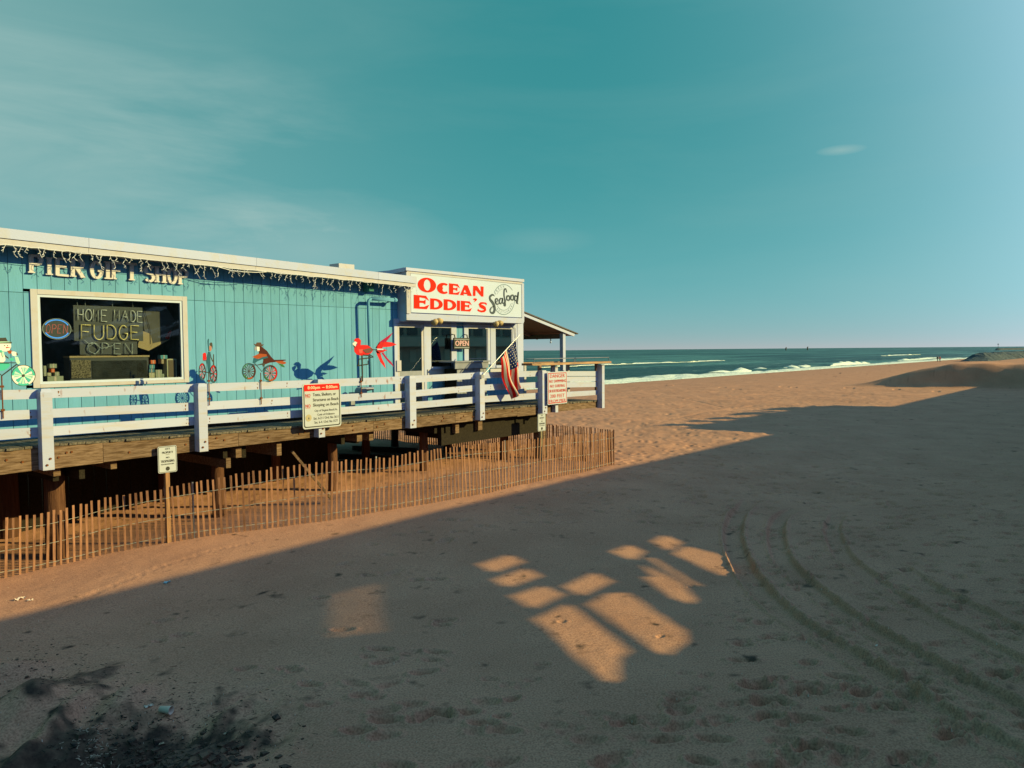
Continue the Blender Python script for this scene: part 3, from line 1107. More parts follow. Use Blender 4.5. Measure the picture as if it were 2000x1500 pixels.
def person(px, py, label, coat, legs_c, hgt, lean, flip):
    x, y, z = GP(px, py)
    z -= .02
    h = hgt
    rt = Vector((R0.x, R0.y, 0)) * flip
    fw = Vector((F0.x, F0.y, 0))
    J = [((0, 0, .52), .115), ((0, 0, .62), .10), ((.0, 0, .73), .125), ((0, 0, .82), .07), ((0.0, 0, .87), .045), ((.01, 0, .93), .062), ((.01, 0, .985), .05),
         ((.055, .03, .50), .075), ((.06, .07, .27), .055), ((.06, .03, .03), .04), ((.07, .10, .015), .035),
         ((-.055, -.03, .50), .075), ((-.06, -.05, .27), .055), ((-.06, -.12, .03), .04), ((-.06, -.05, .015), .035),
         ((.115, 0, .79), .05), ((.15, .03, .64), .038), ((.14, .08, .50), .03), ((.145, .09, .46), .026),
         ((-.115, 0, .79), .05), ((-.15, -.02, .64), .038), ((-.16, .02, .50), .03), ((-.16, .03, .46), .026)]
    E = [(0, 1), (1, 2), (2, 3), (3, 4), (4, 5), (5, 6), (0, 7), (7, 8), (8, 9), (9, 10), (0, 11), (11, 12), (12, 13), (13, 14), (3, 15), (15, 16), (16, 17), (17, 18), (3, 19), (19, 20), (20, 21), (21, 22)]
    me = bpy.data.meshes.new('person')
    V = [tuple((rt * a + fw * b) * h + Vector((lean * c_ * h, 0, c_ * h))) for (a, b, c_), _ in J]
    me.from_pydata(V, E, [])
    o = link('person', me, None, (x, y, z))
    sk = o.modifiers.new('skin', 'SKIN')
    for i, (_, r) in enumerate(J):
        me.skin_vertices[0].data[i].radius = (r * h * .8, r * h * .8)
    me.skin_vertices[0].data[0].use_root = True
    o.modifiers.new('sub', 'SUBSURF').levels = 1
    dg = bpy.context.evaluated_depsgraph_get()
    ev = o.evaluated_get(dg)
    nm = bpy.data.meshes.new_from_object(ev)
    o.modifiers.clear()
    o.data = nm
    nm.materials.clear()
    skin = mat('skin', (.45, .26, .18), .6)
    for m_ in (coat, legs_c, skin, BLACK):
        nm.materials.append(m_)
    for p in nm.polygons:
        zc = p.center.z / h
        p.material_index = 0 if .47 < zc < .85 else (1 if zc <= .47 else (2 if zc < .93 else 3))
        p.use_smooth = True
    return tag(o, label, 'person')


COATD = mat('dark_coat', (.03, .035, .05), .8)
COATR = mat('red_coat', (.38, .04, .06), .8)
JEAN = mat('jeans', (.03, .045, .08), .8)
person(1831, 706.5, 'person in a dark coat walking on the far beach beside a companion in red', COATD, JEAN, 1.86, .02, 1)
person(1835.5, 706.5, 'person in a red jacket walking on the far beach beside a companion in dark', COATR, JEAN, 1.80, -.02, -1)

# ------------------------------------------------------------------ buildings landward of the viewer (cast the beach shadow)
YF = -6.0


def to_facade(px, py):
    x, y, z = GP(px, py)
    k = (YF - y) / SUN.y
    return (x + SUN.x * k, z + SUN.z * k)


def patch(L):
    P = [to_facade(900 + a / 3.3333, 980 + b / 3.3333) for a, b in L]
    cx_ = sum(p[0] for p in P) / len(P)
    cz_ = sum(p[1] for p in P) / len(P)
    out = []
    for x, z in P:
        l = math.hypot(x - cx_, z - cz_) + 1e-6
        out.append((x + (x - cx_) / l * .05, z + (z - cz_) / l * .04))
    return out


holes = [patch(L) for L in (  # openings added so the sun falls in these light patches
    [(145, 405), (305, 350), (372, 395), (215, 455)],
    [(250, 502), (420, 435), (490, 485), (315, 550)],
    [(380, 610), (540, 548), (640, 605), (475, 690)],
    [(485, 770), (710, 665), (1065, 965), (1020, 1010), (1020, 1150), (960, 1170)],
    [(700, 545), (860, 465), (965, 520), (790, 608)],
    [(845, 670), (960, 600), (1080, 590), (1440, 830), (1460, 900), (1350, 990), (1250, 950)],
    [(1010, 325), (1090, 285), (1170, 325), (1120, 378)],
    [(1265, 260), (1320, 220), (1410, 265), (1350, 318)],
    [(1215, 370), (1250, 368), (1560, 545), (1500, 535)],
    [(1180, 410), (1290, 460), (1400, 530), (1525, 625), (1495, 660), (1380, 620), (1200, 495), (1260, 490)],
    [(1395, 340), (1465, 290), (1690, 345), (1765, 405), (1752, 470), (1700, 478)])]
# added slits: only part of the sun gets through, for the dim patch
dq = [to_facade(*p) for p in ((640, 1248), (748, 1234), (743, 1136), (655, 1160))]
for k_ in range(13):
    u0, u1 = (k_ + .30) / 13, (k_ + .68) / 13
    holes.append([tuple(dq[0][i] * (1 - v) * (1 - u) + dq[1][i] * (1 - v) * u + dq[2][i] * v * u + dq[3][i] * v * (1 - u) for i in (0, 1)) for u, v in ((u0, 0), (u1, 0), (u1, 1), (u0, 1))])
EDGE_Y = 13.75
TOPZ = 0.15 + (EDGE_Y - YF) / 0.866 * math.tan(SUN_EL)


def inside(pt, poly):
    c_ = False
    j = len(poly) - 1
    for i in range(len(poly)):
        if (poly[i][1] > pt[1]) != (poly[j][1] > pt[1]) and pt[0] < (poly[j][0] - poly[i][0]) * (pt[1] - poly[i][1]) / (poly[j][1] - poly[i][1] + 1e-12) + poly[i][0]:
            c_ = not c_
        j = i
    return c_


def wall_with_holes(x0, x1, z0, z1, hs, y0, y1):
    pts = [Vector((x0, z0)), Vector((x1, z0)), Vector((x1, z1)), Vector((x0, z1))]
    edges = [(0, 1), (1, 2), (2, 3), (3, 0)]
    for h in hs:
        o_ = len(pts)
        pts += [Vector(p) for p in h]
        edges += [(o_ + i, o_ + (i + 1) % len(h)) for i in range(len(h))]
    vo, _, fo, _, _, _ = delaunay_2d_cdt(pts, edges, [], 0, 1e-5)
    mb = MB()
    P = [(v.x, y0, v.y) for v in vo] + [(v.x, y1, v.y) for v in vo]
    n = len(vo)
    F = []
    for f in fo:
        c_ = (sum(vo[i].x for i in f) / len(f), sum(vo[i].y for i in f) / len(f))
        if any(inside(c_, h) for h in hs):
            continue
        F.append(tuple(f))
        F.append(tuple(n + i for i in reversed(f)))
    mb.add(P, F)
    for h in hs:
        k = len(h)
        mb.add([(x, y0, z) for x, z in h] + [(x, y1, z) for x, z in h], [(i, (i + 1) % k, k + (i + 1) % k, k + i) for i in range(k)])
    return mb


print('holes x', min(p[0] for h in holes for p in h), max(p[0] for h in holes for p in h), 'z', min(p[1] for h in holes for p in h), max(p[1] for h in holes for p in h), 'top', TOPZ)
arc = thing('unseen_beachfront_building', 'unseen long low grey beachfront building behind the viewer, its wall pierced to shape light patches', 'building', (60, YF, 0))
part('light_mask_wall', wall_with_holes(-60, 420, -1, TOPZ, holes, YF, YF - .015), STUCCO, arc)  # unseen wall, pierced to shape the light on the sand
part('low_roof', MB().box(-60, 420, -16, YF - .13, 3.0, 3.25), STUCCO2, arc)
for k in range(22):
    x = -20 + k * 7.5
    if x > 150:
        break
    part('window', MB().box(x, x + 1.6, YF + .001, YF + .06, 1.2, 2.8), FBLUE, arc)
    part('window', MB().box(x + 2.2, x + 3.8, YF + .001, YF + .06, 1.2, 2.8), FBLUE, arc)
    part('awning', MB().box(x - .2, x + 4.2, YF + .001, YF + .5, 3.0, 3.12), STUCCO2, arc)
for k in range(10):  # unseen balconies and pale windows added for the restaurant panes to reflect
    x = 33 + k * 3.6
    part('reflection_slab', MB().box(x, x + 3.0, YF + .001, YF + .7, 4.55, 4.75), STUCCO2, arc)
    part('reflection_panel', MB().box(x, x + 3.0, YF + .66, YF + .7, 4.751, 5.25), STUCCO2, arc)
    part('window', MB().box(x + .3, x + 1.3, YF + .001, YF + .06, 5.4, 6.9), FBLUE, arc)
    part('window', MB().box(x + 1.7, x + 2.7, YF + .001, YF + .06, 5.4, 6.9), FBLUE, arc)
    part('window', MB().box(x + .5, x + 1.1, YF + .001, YF + .06, 3.4, 4.3), STUCCO2, arc)
    part('window', MB().box(x + 1.9, x + 2.5, YF + .001, YF + .06, 3.4, 4.3), STUCCO2, arc)
# taller block
bx0 = 34.5 + (18.6 - YF) / .866 * .5
bz = 0.1 + (18.6 - YF) / .866 * math.tan(SUN_EL)
hot = thing('hotel_block', 'taller pale hotel block behind the long grey beachfront building', 'building', (bx0 + 8, YF - 5, 0))
part('wall', MB().box(bx0, bx0 + 19, YF - 8, YF - .13, 3.26, bz), STUCCO2, hot)
for r_i in range(3):
    for k in range(6):
        part('window', MB().box(bx0 + 1 + k * 3, bx0 + 2.6 + k * 3, YF - .129, YF - .08, 4 + r_i * 2.7, 5.7 + r_i * 2.7), FBLUE, hot)

# ------------------------------------------------------------------ pier deck
DR = 16.62            # front face of rails and edge beam
DP = 16.40            # front face of rail posts
LINE = {'r1t': [(-60, 763), (104, 760), (380, 750), (627, 741.5), (790, 735), (930, 727.5), (1055, 724)],
        'r1b': [(-60, 783), (104, 778), (380, 766), (627, 756), (790, 749), (930, 739.5), (1055, 735)],
        'r2t': [(-60, 805), (104, 798.5), (380, 786), (627, 772), (790, 764), (930, 752), (1055, 746)],
        'r2b': [(-60, 825), (104, 816), (380, 802), (627, 787), (790, 777), (930, 763.5), (1055, 757.5)],
        'r3t': [(-60, 842), (104, 833), (380, 814), (627, 798), (790, 787), (930, 774.5), (1055, 767)],
        'r3b': [(-60, 864), (104, 851), (380, 830), (627, 812.5), (790, 800), (930, 787), (1055, 779)],
        'bt': [(-60, 884), (104, 867), (380, 848), (627, 828), (790, 813), (930, 800), (1055, 790), (1178, 781)],
        'bb': [(-60, 935), (104, 914), (380, 881.5), (627, 852), (790, 836), (930, 820), (1055, 808), (1178, 795)]}
LT = {}
for k_, L in LINE.items():
    q = [S(px, py, DR) for px, py in L]
    LT[k_] = (np.array([a for a, _ in q]), np.array([b for _, b in q]))


def lz(k_, x):
    xs, zs = LT[k_]
    if x < xs[0]:
        return float(zs[0] + (x - xs[0]) * (zs[1] - zs[0]) / (xs[1] - xs[0]))
    return float(np.interp(x, xs, zs))


DECKZ = EYE - 1.74
print('deck beam top z', [round(z - EYE, 2) for z in LT['bt'][1]], 'bottom', [round(z - EYE, 2) for z in LT['bb'][1]])
post_px = [(-250, -222), (80, 103), (388, 405), (622, 634), (801, 813), (938, 947), (1060, 1069)]
posts = [(SX(a, DP, 800), SX(b, DP, 800)) for a, b in post_px]
posts[0] = (posts[1][0] - 3.1, posts[1][0] - 2.9)
posts.insert(0, (posts[0][0] - 3.1, posts[0][0] - 2.9))
XE = SX(1176, DP, 750)
endpost = (XE, SX(1183, DP, 750))
print('posts', [round(a, 2) for a, b in posts], endpost)
pier = thing('pier', 'weathered timber pier deck on piles under the shops beside the beach', 'pier', (10, 20, 0))
railing = thing('railing', 'white painted plank railing on square posts along the pier edge', 'railing', (10, DR, DECKZ))
rng_bolt = random.Random(3)
nail_me = MB().tube([(0, -.006, 0), (0, 0.0, 0)], .010, 6).mesh('nail', RUST)
streak_me = MB().prism([(-.013, .01), (.013, .012), (.016, -.012), (.006, -.035), (-.004, -.042), (-.012, -.02)], -.0008, 0).mesh('rust_streak', mat('rust_stain', (.27, .13, .07), .8, .1, var=.3, vscale=30))
bolt_me = MB().tube([(0, -.022, 0), (0, 0.0, 0)], .022, 7).mesh('bolt', RUST)
# posts
for i, (a, b) in enumerate(posts):
    c_ = (a + b) / 2
    top = lz('r1t', c_) + .015
    bot = lz('bb', c_) - .0
    mb = MB()
    w = .5 * max(.19, b - a)
    x0, x1 = c_ - w, c_ + w
    y0, y1 = DP, DR - .004
    t0 = top - .07
    mb.hexa([(x0, y0, bot), (x1, y0, bot), (x1, y1, bot), (x0, y1, bot), (x0, y0, t0), (x1, y0, t0), (x1, y1, t0), (x0, y1, t0)])
    e = .03
    mb.hexa([(x0, y0, t0), (x1, y0, t0), (x1, y1, t0), (x0, y1, t0), (x0 + e, y0 + e, top), (x1 - e, y0 + e, top), (x1 - e, y1 - e, top), (x0 + e, y1 - e, top)])
    p_ = part('post', mb, RAILW, railing)
    og = wpos(p_)
    for dx, dz in ((-.03, .10), (.03, .22)):
        bo = link('bolt', bolt_me, p_, (c_ + dx - og.x, DP - .001 - og.y, bot + dz - og.z))
mb = MB()
zt = S(1179, 712, DP)[1]
zb = S(1179, 797, DP)[1]
mb.box(endpost[0], endpost[0] + .17, DP, DR + .02, zb, zt)
part('post', mb, RAILW, railing, label='taller end post under the bar counter')
xs83 = SX(1083, DP + .1, 760)
part('post', MB().box(xs83, xs83 + .16, DP + .06, DR - .004, S(1086, 806, DP)[1], S(1086, 716, DP)[1]), RAILW, railing)
# rails, a board per bay and row
cs = [(a + b) / 2 for a, b in posts]
for i in range(len(cs) - 1):
    for r_ in ('1', '2', '3'):
        a, b = cs[i], cs[i + 1]
        g = .006
        jt = rng_bolt.uniform(-.004, .004)
        mb = MB()
        mb.hexa([(a + g, DR, lz('r' + r_ + 'b', a) + jt), (b - g, DR, lz('r' + r_ + 'b', b) + jt), (b - g, DR + .04, lz('r' + r_ + 'b', b) + jt), (a + g, DR + .04, lz('r' + r_ + 'b', a) + jt),
                 (a + g, DR, lz('r' + r_ + 't', a)), (b - g, DR, lz('r' + r_ + 't', b)), (b - g, DR + .04, lz('r' + r_ + 't', b)), (a + g, DR + .04, lz('r' + r_ + 't', a))])
        rb_ = part('rail_board', mb, RAILW, railing)
        og = wpos(rb_)
        for _ in range(rng_bolt.choice((1, 2, 2))):
            xx = rng_bolt.choice((a + rng_bolt.uniform(.14, .3), b - rng_bolt.uniform(.14, .3), rng_bolt.uniform(a + .4, b - .4)))
            z0_, z1_ = lz('r' + r_ + 'b', xx), lz('r' + r_ + 't', xx)
            for f_ in (.28, .72):
                zz_n = z0_ + (z1_ - z0_) * f_
                n_o = link('nail', nail_me, rb_, (xx - og.x + rng_bolt.uniform(-.01, .01), DR - .001 - og.y, zz_n - og.z))
                if rng_bolt.random() < .6:
                    link('rust_streak', streak_me, rb_, (n_o.location.x, DR - .0006 - og.y, n_o.location.z))
    # fascia beam: two lengths per bay, butted
    a, b = cs[i], cs[i + 1]
    j = a + (b - a) * rng_bolt.uniform(.3, .75)
    for (u, v) in ((a, j), (j, b)):
        mb = MB()
        g = .004
        jb = rng_bolt.uniform(-.025, .01)
        mb.hexa([(u + g, DR, lz('bb', u) + jb), (v - g, DR, lz('bb', v) + jb), (v - g, DR + .09, lz('bb', v) + jb), (u + g, DR + .09, lz('bb', u) + jb),
                 (u + g, DR, lz('bt', u) - .05), (v - g, DR, lz('bt', v) - .05), (v - g, DR + .09, lz('bt', v) - .05), (u + g, DR + .09, lz('bt', u) - .05)])
        p_ = part('edge_beam', mb, BEAMW, pier)
        og = wpos(p_)
        for _ in range(3):
            xx = rng_bolt.uniform(u + .1, v - .1)
            zz = (lz('bb', xx) + lz('bt', xx)) / 2 + rng_bolt.uniform(-.09, .07)
            link('bolt', bolt_me, p_, (xx - og.x, DR - .001 - og.y, zz - og.z))
# last bay, close boarded
a, b = cs[-1], XE
rowsy = [((724.5, 734), (724.5, 734)), ((735, 745.5), (735, 744)), ((746.5, 757), (745, 755)), ((767, 778), (761.6, 770.5))]
for (l, r2) in rowsy:
    za1, za0 = S(1069, l[0], DR)[1], S(1069, l[1], DR)[1]
    zb1, zb0 = S(1174, r2[0], DR)[1], S(1174, r2[1], DR)[1]
    mb = MB()
    mb.hexa([(a, DR, za0), (b, DR, zb0), (b, DR + .04, zb0), (a, DR + .04, za0), (a, DR, za1), (b, DR, zb1), (b, DR + .04, zb1), (a, DR + .04, za1)])
    part('rail_board', mb, RAILW, railing)
mb = MB()
zz = [S(1069, 806, DR)[1], S(1174, 795, DR)[1], S(1069, 789, DR)[1], S(1174, 782, DR)[1]]
mb.hexa([(a + .004, DR, zz[0]), (b, DR, zz[1]), (b, DR + .09, zz[1]), (a + .004, DR + .09, zz[0]), (a + .004, DR, zz[2]), (b, DR, zz[3]), (b, DR + .09, zz[3]), (a + .004, DR + .09, zz[2])])
part('edge_beam', mb, BEAMW, pier)
# deck planks run across, ends seen over the beam
x = posts[0][0]
YB = 25.5
wp = .145
xs_ = []
while x < XE + .05:
    xs_.append(x)
    x += wp + .012
dk = random.Random(5)
for x in xs_:
    zt = lz('bt', x + wp / 2)
    zt = min(zt, DECKZ + .02) if x > 5 else zt
    over = dk.uniform(-.02, .035)
    mb = MB()
    z1 = zt + dk.uniform(-.004, .004)
    back = 18.0 if x < 22 else 24.0
    mb.box(x, x + wp, DR - .02 - over, back, z1 - .045, z1)
    part('deck_plank', mb, DECKW, pier)
# stringers and caps below
nb = len(cs)
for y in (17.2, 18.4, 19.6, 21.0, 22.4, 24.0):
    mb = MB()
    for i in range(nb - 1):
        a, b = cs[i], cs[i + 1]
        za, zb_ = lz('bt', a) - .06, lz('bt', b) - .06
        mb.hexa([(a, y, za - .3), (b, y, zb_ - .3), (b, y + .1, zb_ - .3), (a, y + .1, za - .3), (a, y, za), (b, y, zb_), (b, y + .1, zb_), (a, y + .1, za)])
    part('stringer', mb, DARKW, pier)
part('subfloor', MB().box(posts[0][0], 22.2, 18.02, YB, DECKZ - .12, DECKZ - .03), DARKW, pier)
# piles: photo x, radius
pile_px = [(105, .20), (425, .145), (650, .13), (828, .14), (985, .15)]
pile_x = [SX(px, 17.75, 900) for px, _ in pile_px]
pile_x = [pile_x[0] - 3.2] + pile_x
for row, y in enumerate((17.75, 20.6, 23.6)):
    for i, x in enumerate(pile_x):
        if row and i == 0:
            continue
        r = [.18, .20, .145, .135, .14, .15][i]
        zt = lz('bb', x) - .16
        zg = G0(x, y) - .6
        mb = MB()
        r_ = random.Random(i * 7 + row)
        K = 7
        pts, rs = [], []
        for k in range(K):
            t_ = k / (K - 1)
            pts.append((x + r_.uniform(-.008, .008), y, zg + (zt - zg) * t_))
            rs.append(r * (1.08 - .12 * t_) * r_.uniform(.97, 1.03))
        mb.tube(pts, rs, 14)
        part('pile', mb, PILEW, pier, smooth=True)
# pile caps (run out to sea) and hangers whose ends show under the edge beam
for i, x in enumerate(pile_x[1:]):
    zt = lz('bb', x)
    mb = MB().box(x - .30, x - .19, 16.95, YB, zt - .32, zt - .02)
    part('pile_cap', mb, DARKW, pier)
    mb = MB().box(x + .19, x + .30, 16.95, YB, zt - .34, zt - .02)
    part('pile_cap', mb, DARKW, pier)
for (px, y0, y1, w) in ((111, 914, 930, 14), (222, 903, 916, 12), (466, 877, 894, 11), (446, 898, 914, 9), (545, 868, 890, 9), (702, 845, 862, 10), (725, 843, 860, 8), (893, 828, 846, 7), (938, 822, 840, 8)):
    x, z1 = S(px, y0, 16.85)
    z0 = S(px, y1, 16.85)[1]
    x0 = SX(px - w / 2, 16.85, y0)
    x1 = SX(px + w / 2, 16.85, y0)
    mb = MB().box(x0, x1, 16.85, 19.5, z0, z1 + .04)
    part('joist', mb, BEAMW, pier)
# boarded crawl space under the shop and deep girder under the restaurant
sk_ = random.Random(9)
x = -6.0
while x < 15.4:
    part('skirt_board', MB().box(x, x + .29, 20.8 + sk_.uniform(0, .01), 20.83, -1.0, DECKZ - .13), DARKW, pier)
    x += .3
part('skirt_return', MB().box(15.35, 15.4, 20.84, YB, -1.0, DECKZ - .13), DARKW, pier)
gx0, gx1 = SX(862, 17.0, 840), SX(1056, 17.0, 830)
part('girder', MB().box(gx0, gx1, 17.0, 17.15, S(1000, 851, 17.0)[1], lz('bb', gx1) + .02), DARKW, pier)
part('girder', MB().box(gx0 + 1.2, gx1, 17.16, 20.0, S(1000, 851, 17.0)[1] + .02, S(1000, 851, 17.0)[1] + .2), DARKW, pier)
gp0 = SX(1056.5, 16.95, 830)
part('corner_pile', MB().box(gp0, gp0 + .34, 16.95, 17.3, -.6, lz('bb', gp0) - .003), BEAMW, pier)
# loose timbers lying under the pier
tb = [((583, 925), (652, 975), .20), ((690, 868), (815, 873), .16), ((665, 884), (830, 888), .2)]
for i, (p, q, w) in enumerate(tb):
    A = GP(p[0], p[1] + 12)
    B = GP(q[0], q[1] + 12)
    if i == 0:
        B = GP(648, 985)
        A = (B[0] - .9, B[1] + .4, B[2] + 1.35)
        B = (B[0], B[1], B[2] + .03)
    lb = ('pale plank leaning under the pier behind the slat fence', 'upper loose beam lying on the sand under the pier', 'lower loose beam lying on the sand under the pier')[i]
    mb = MB().beam((A[0], A[1], A[2] + .1), (B[0], B[1], B[2] + .1), w, .06 if i == 0 else .18)
    single('loose_timber', mb, BEAMW, lb, 'timber')

# ------------------------------------------------------------------ gift shop
DW = 18.1
DE = 17.42
shop = thing('gift_shop', 'turquoise board clad gift shop with white fascia and picture window on the pier', 'shop building', (8, DW, DECKZ))
XA = -1.9
XB = SX(783, DW)
eave = {}
for k_, L in {'t': [(0, 446), (400, 489.5), (760, 534), (814, 541)], 'm': [(0, 465), (400, 507), (760, 548), (814, 554)], 'b': [(0, 477), (400, 518), (760, 555), (814, 560.5)]}.items():
    q = [S(px, py, DE) for px, py in L]
    eave[k_] = q


def ez(k_, x):
    q = eave[k_]
    xs = [a for a, _ in q]
    zs = [b for _, b in q]
    # straight roof line fitted to ends
    c_ = np.polyfit(xs, zs, 1)
    return float(np.polyval(c_, x))


XR = eave['t'][-1][0]
print('eave z', [(round(a, 2), round(b, 2)) for a, b in eave['t']], 'wall right', XB)
# window opening
wL, wR = SX(61, DW, 660), SX(366, DW, 660)
wT = (S(61, 565, DW)[1] + S(366, 579, DW)[1]) / 2
wB = (S(64, 755, DW)[1] + S(366, 749, DW)[1]) / 2
print('window', wL, wR, wT - EYE, wB - EYE, S(61, 565, DW)[1], S(366, 579, DW)[1])
seam = S(300, 583, DW)[1]
pitch_b = 0.2656
x_first = SX(17, DW, 560)
k0 = int((XA - x_first) / pitch_b)
k = k0
fr = .06
base_z = DECKZ - .25
while True:
    x0 = x_first + k * pitch_b
    x1 = x0 + pitch_b - .011
    k += 1
    if x0 > XB - .05:
        break
    x1 = min(x1, XB)
    top = ez('b', (x0 + x1) / 2) + .12
    segs = [(base_z, seam - .005), (seam + .005, top)]
    jt = random.uniform(0, .004)
    for (za, zb_) in segs:
        # cut out the window
        zones = []
        if x1 > wL + fr and x0 < wR - fr:
            if x0 < wL + fr:
                mb = MB().box(x0, wL + fr, DW + jt, DW + .02, max(za, wB), min(zb_, wT)) if max(za, wB) < min(zb_, wT) else None
                if mb:
                    part('siding_board', mb, TEAL, shop)
            if x1 > wR - fr:
                mb = MB().box(wR - fr, x1, DW + jt, DW + .02, max(za, wB), min(zb_, wT)) if max(za, wB) < min(zb_, wT) else None
                if mb:
                    part('siding_board', mb, TEAL, shop)
            if za < wB + fr and min(zb_, wB + fr) > za:
                zones.append((za, min(zb_, wB + fr)))
            if zb_ > wT - fr:
                zones.append((max(za, wT - fr), zb_))
        else:
            zones.append((za, zb_))
        for (a, b) in zones:
            if b - a > .01:
                part('siding_board', MB().box(x0, x1, DW + jt, DW + .02, a, b), TEAL, shop)
# backing wall in four pieces round the window
bk = MB()
topw = ez('b', 5) + .1
bk.box(XA, wL + fr, DW + .021, DW + .12, base_z, ez('b', XB) + .1)
bk.box(wR - fr, XB, DW + .021, DW + .12, base_z, ez('b', XB) + .1)
bk.box(wL + fr, wR - fr, DW + .021, DW + .12, base_z, wB + fr)
bk.box(wL + fr, wR - fr, DW + .021, DW + .12, wT - fr, ez('b', XB) + .1)
bk.box(XA, XA + .12, DW + .12, YB, base_z, ez('b', XB) + .1)
bk.box(XA, XB, YB - .12, YB, base_z, ez('b', XB) + .1)
part('wall', bk, TEALD, shop)
# window trim boards
trim = MB()
wf = SX(74.5, DW, 660) - wL
hf = wT - S(200, 584 + 0, DW)[1]
win = part('window_frame', MB().box(wL, wL + wf, DW - .035, DW - .001, wB, wT), CREAM, shop)
hz = .105
for (a, b, c_, d_) in ((wR - wf * .9, wR, wB, wT), (wL + wf + .003, wR - wf * .9 - .003, wT - hz, wT), (wL + wf + .003, wR - wf * .9 - .003, wB, wB + hz * .7)):
    part('trim_board', MB().box(a, b, DW - .035, DW - .001, c_, d_), CREAM, win)
gi = (wL + wf, wR - wf * .9, wB + hz * .7, wT - hz)
e = .055
sash = MB()
sash.box(gi[0] + .002, gi[0] + e, DW - .015, DW + .05, gi[2] + .002, gi[3] - .002)
sash.box(gi[1] - e, gi[1] - .002, DW - .015, DW + .05, gi[2] + .002, gi[3] - .002)
sash.box(gi[0] + e, gi[1] - e, DW - .015, DW + .05, gi[3] - e, gi[3] - .002)
sash.box(gi[0] + e, gi[1] - e, DW - .015, DW + .05, gi[2] + .002, gi[2] + e)
part('sash', sash, SIGNW, win)
part('pane', MB().box(gi[0] + e, gi[1] - e, DW + .02, DW + .026, gi[2] + e, gi[3] - e), GLASS, win)
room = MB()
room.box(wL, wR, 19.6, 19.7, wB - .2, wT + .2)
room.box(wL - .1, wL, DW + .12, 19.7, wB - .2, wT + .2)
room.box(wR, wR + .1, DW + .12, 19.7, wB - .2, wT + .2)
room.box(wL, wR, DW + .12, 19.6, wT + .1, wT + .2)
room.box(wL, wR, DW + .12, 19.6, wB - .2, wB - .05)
part('display_bay', room, ROOM_REFL, shop)
# roof and fascia
fx_ = [XA - .3, SX(181, DE), SX(505, DE), SX(742, DE), XR]
for (a, b) in zip(fx_[:-1], fx_[1:]):
    for (kt, kb, y0, mt) in (('t', 'm', DE, WHITE), ('m', 'b', DE + .03, CREAM)):
        gp_ = .012 if kt == 'm' else 0
        mb = MB()
        za, zb_ = ez(kt, a) - gp_, ez(kt, b) - gp_
        z0a, z0b = ez(kb, a), ez(kb, b)
        g = .003
        mb.hexa([(a + g, y0, z0a), (b - g, y0, z0b), (b - g, y0 + .1, z0b), (a + g, y0 + .1, z0a), (a + g, y0, za), (b - g, y0, zb_), (b - g, y0 + .1, zb_), (a + g, y0 + .1, za)])
        part('fascia_board', mb, mt, shop)
mb = MB()
a, b = XA - .3, XR - .02
mb.hexa([(a, DE + .14, ez('b', a) + .03), (b, DE + .14, ez('b', b) + .03), (b, YB + .3, ez('b', b) + .25), (a, YB + .3, ez('b', a) + .25),
         (a, DE + .11, ez('t', a) - .01), (b, DE + .11, ez('t', b) - .01), (b, YB + .3, ez('t', b) + .2), (a, YB + .3, ez('t', a) + .2)])
part('roof', mb, ROOFM, shop)
rb = MB()
x0, z0 = S(662, 524, 20.5)
x1, z1 = S(692, 517, 20.5)
rb.box(x0, x1, 20.5, 21.0, z0 - .25, z1)
single('roof_vent_box', rb, CREAM, 'small cream box vent standing on the gift shop roof', 'roof vent')

# ------------------------------------------------------------------ lettering engine
def arc_pts(cx, cy, rx, ry, a0, a1, n=14):
    return [(cx + rx * math.cos(math.radians(a0 + (a1 - a0) * i / n)), cy + ry * math.sin(math.radians(a0 + (a1 - a0) * i / n))) for i in range(n + 1)]


SK = {
    'H': [[(0, 0), (0, 1)], [(1, 0), (1, 1)], [(0, .5), (1, .5)]],
    'O': [arc_pts(.5, .5, .5, .5, 90, 450, 22)],
    'M': [[(0, 0), (.06, 1), (.5, .25), (.94, 1), (1, 0)]],
    'E': [[(1, 1), (0, 1), (0, 0), (1, 0)], [(0, .52), (.8, .52)]],
    'A': [[(0, 0), (.5, 1), (1, 0)], [(.2, .38), (.8, .38)]],
    'D': [[(0, 0), (0, 1), (.4, 1)] + arc_pts(.4, .5, .6, .5, 80, -80, 10) + [(.4, 0), (0, 0)]],
    'F': [[(1, 1), (0, 1), (0, 0)], [(0, .52), (.8, .52)]],
    'U': [[(0, 1), (0, .4)] + arc_pts(.5, .4, .5, .4, 180, 360, 10) + [(1, 1)]],
    'G': [arc_pts(.5, .5, .5, .5, 45, 350, 18) + [(1, .45), (.6, .45)]],
    'P': [[(0, 0), (0, 1), (.5, 1)] + arc_pts(.5, .75, .5, .25, 80, -80, 8) + [(.5, .5), (0, .5)]],
    'R': [[(0, 0), (0, 1), (.5, 1)] + arc_pts(.5, .75, .5, .25, 80, -80, 8) + [(.5, .5), (0, .5)], [(.4, .5), (1, 0)]],
    'N': [[(0, 0), (0, 1), (1, 0), (1, 1)]],
    'I': [[(.5, 0), (.5, 1)]],
    'T': [[(.5, 0), (.5, 1)], [(0, 1), (1, 1)]],
    'S': [arc_pts(.5, .74, .46, .26, 30, 270, 12)[:-1] + arc_pts(.5, .24, .48, .25, 90, -150, 12)],
}
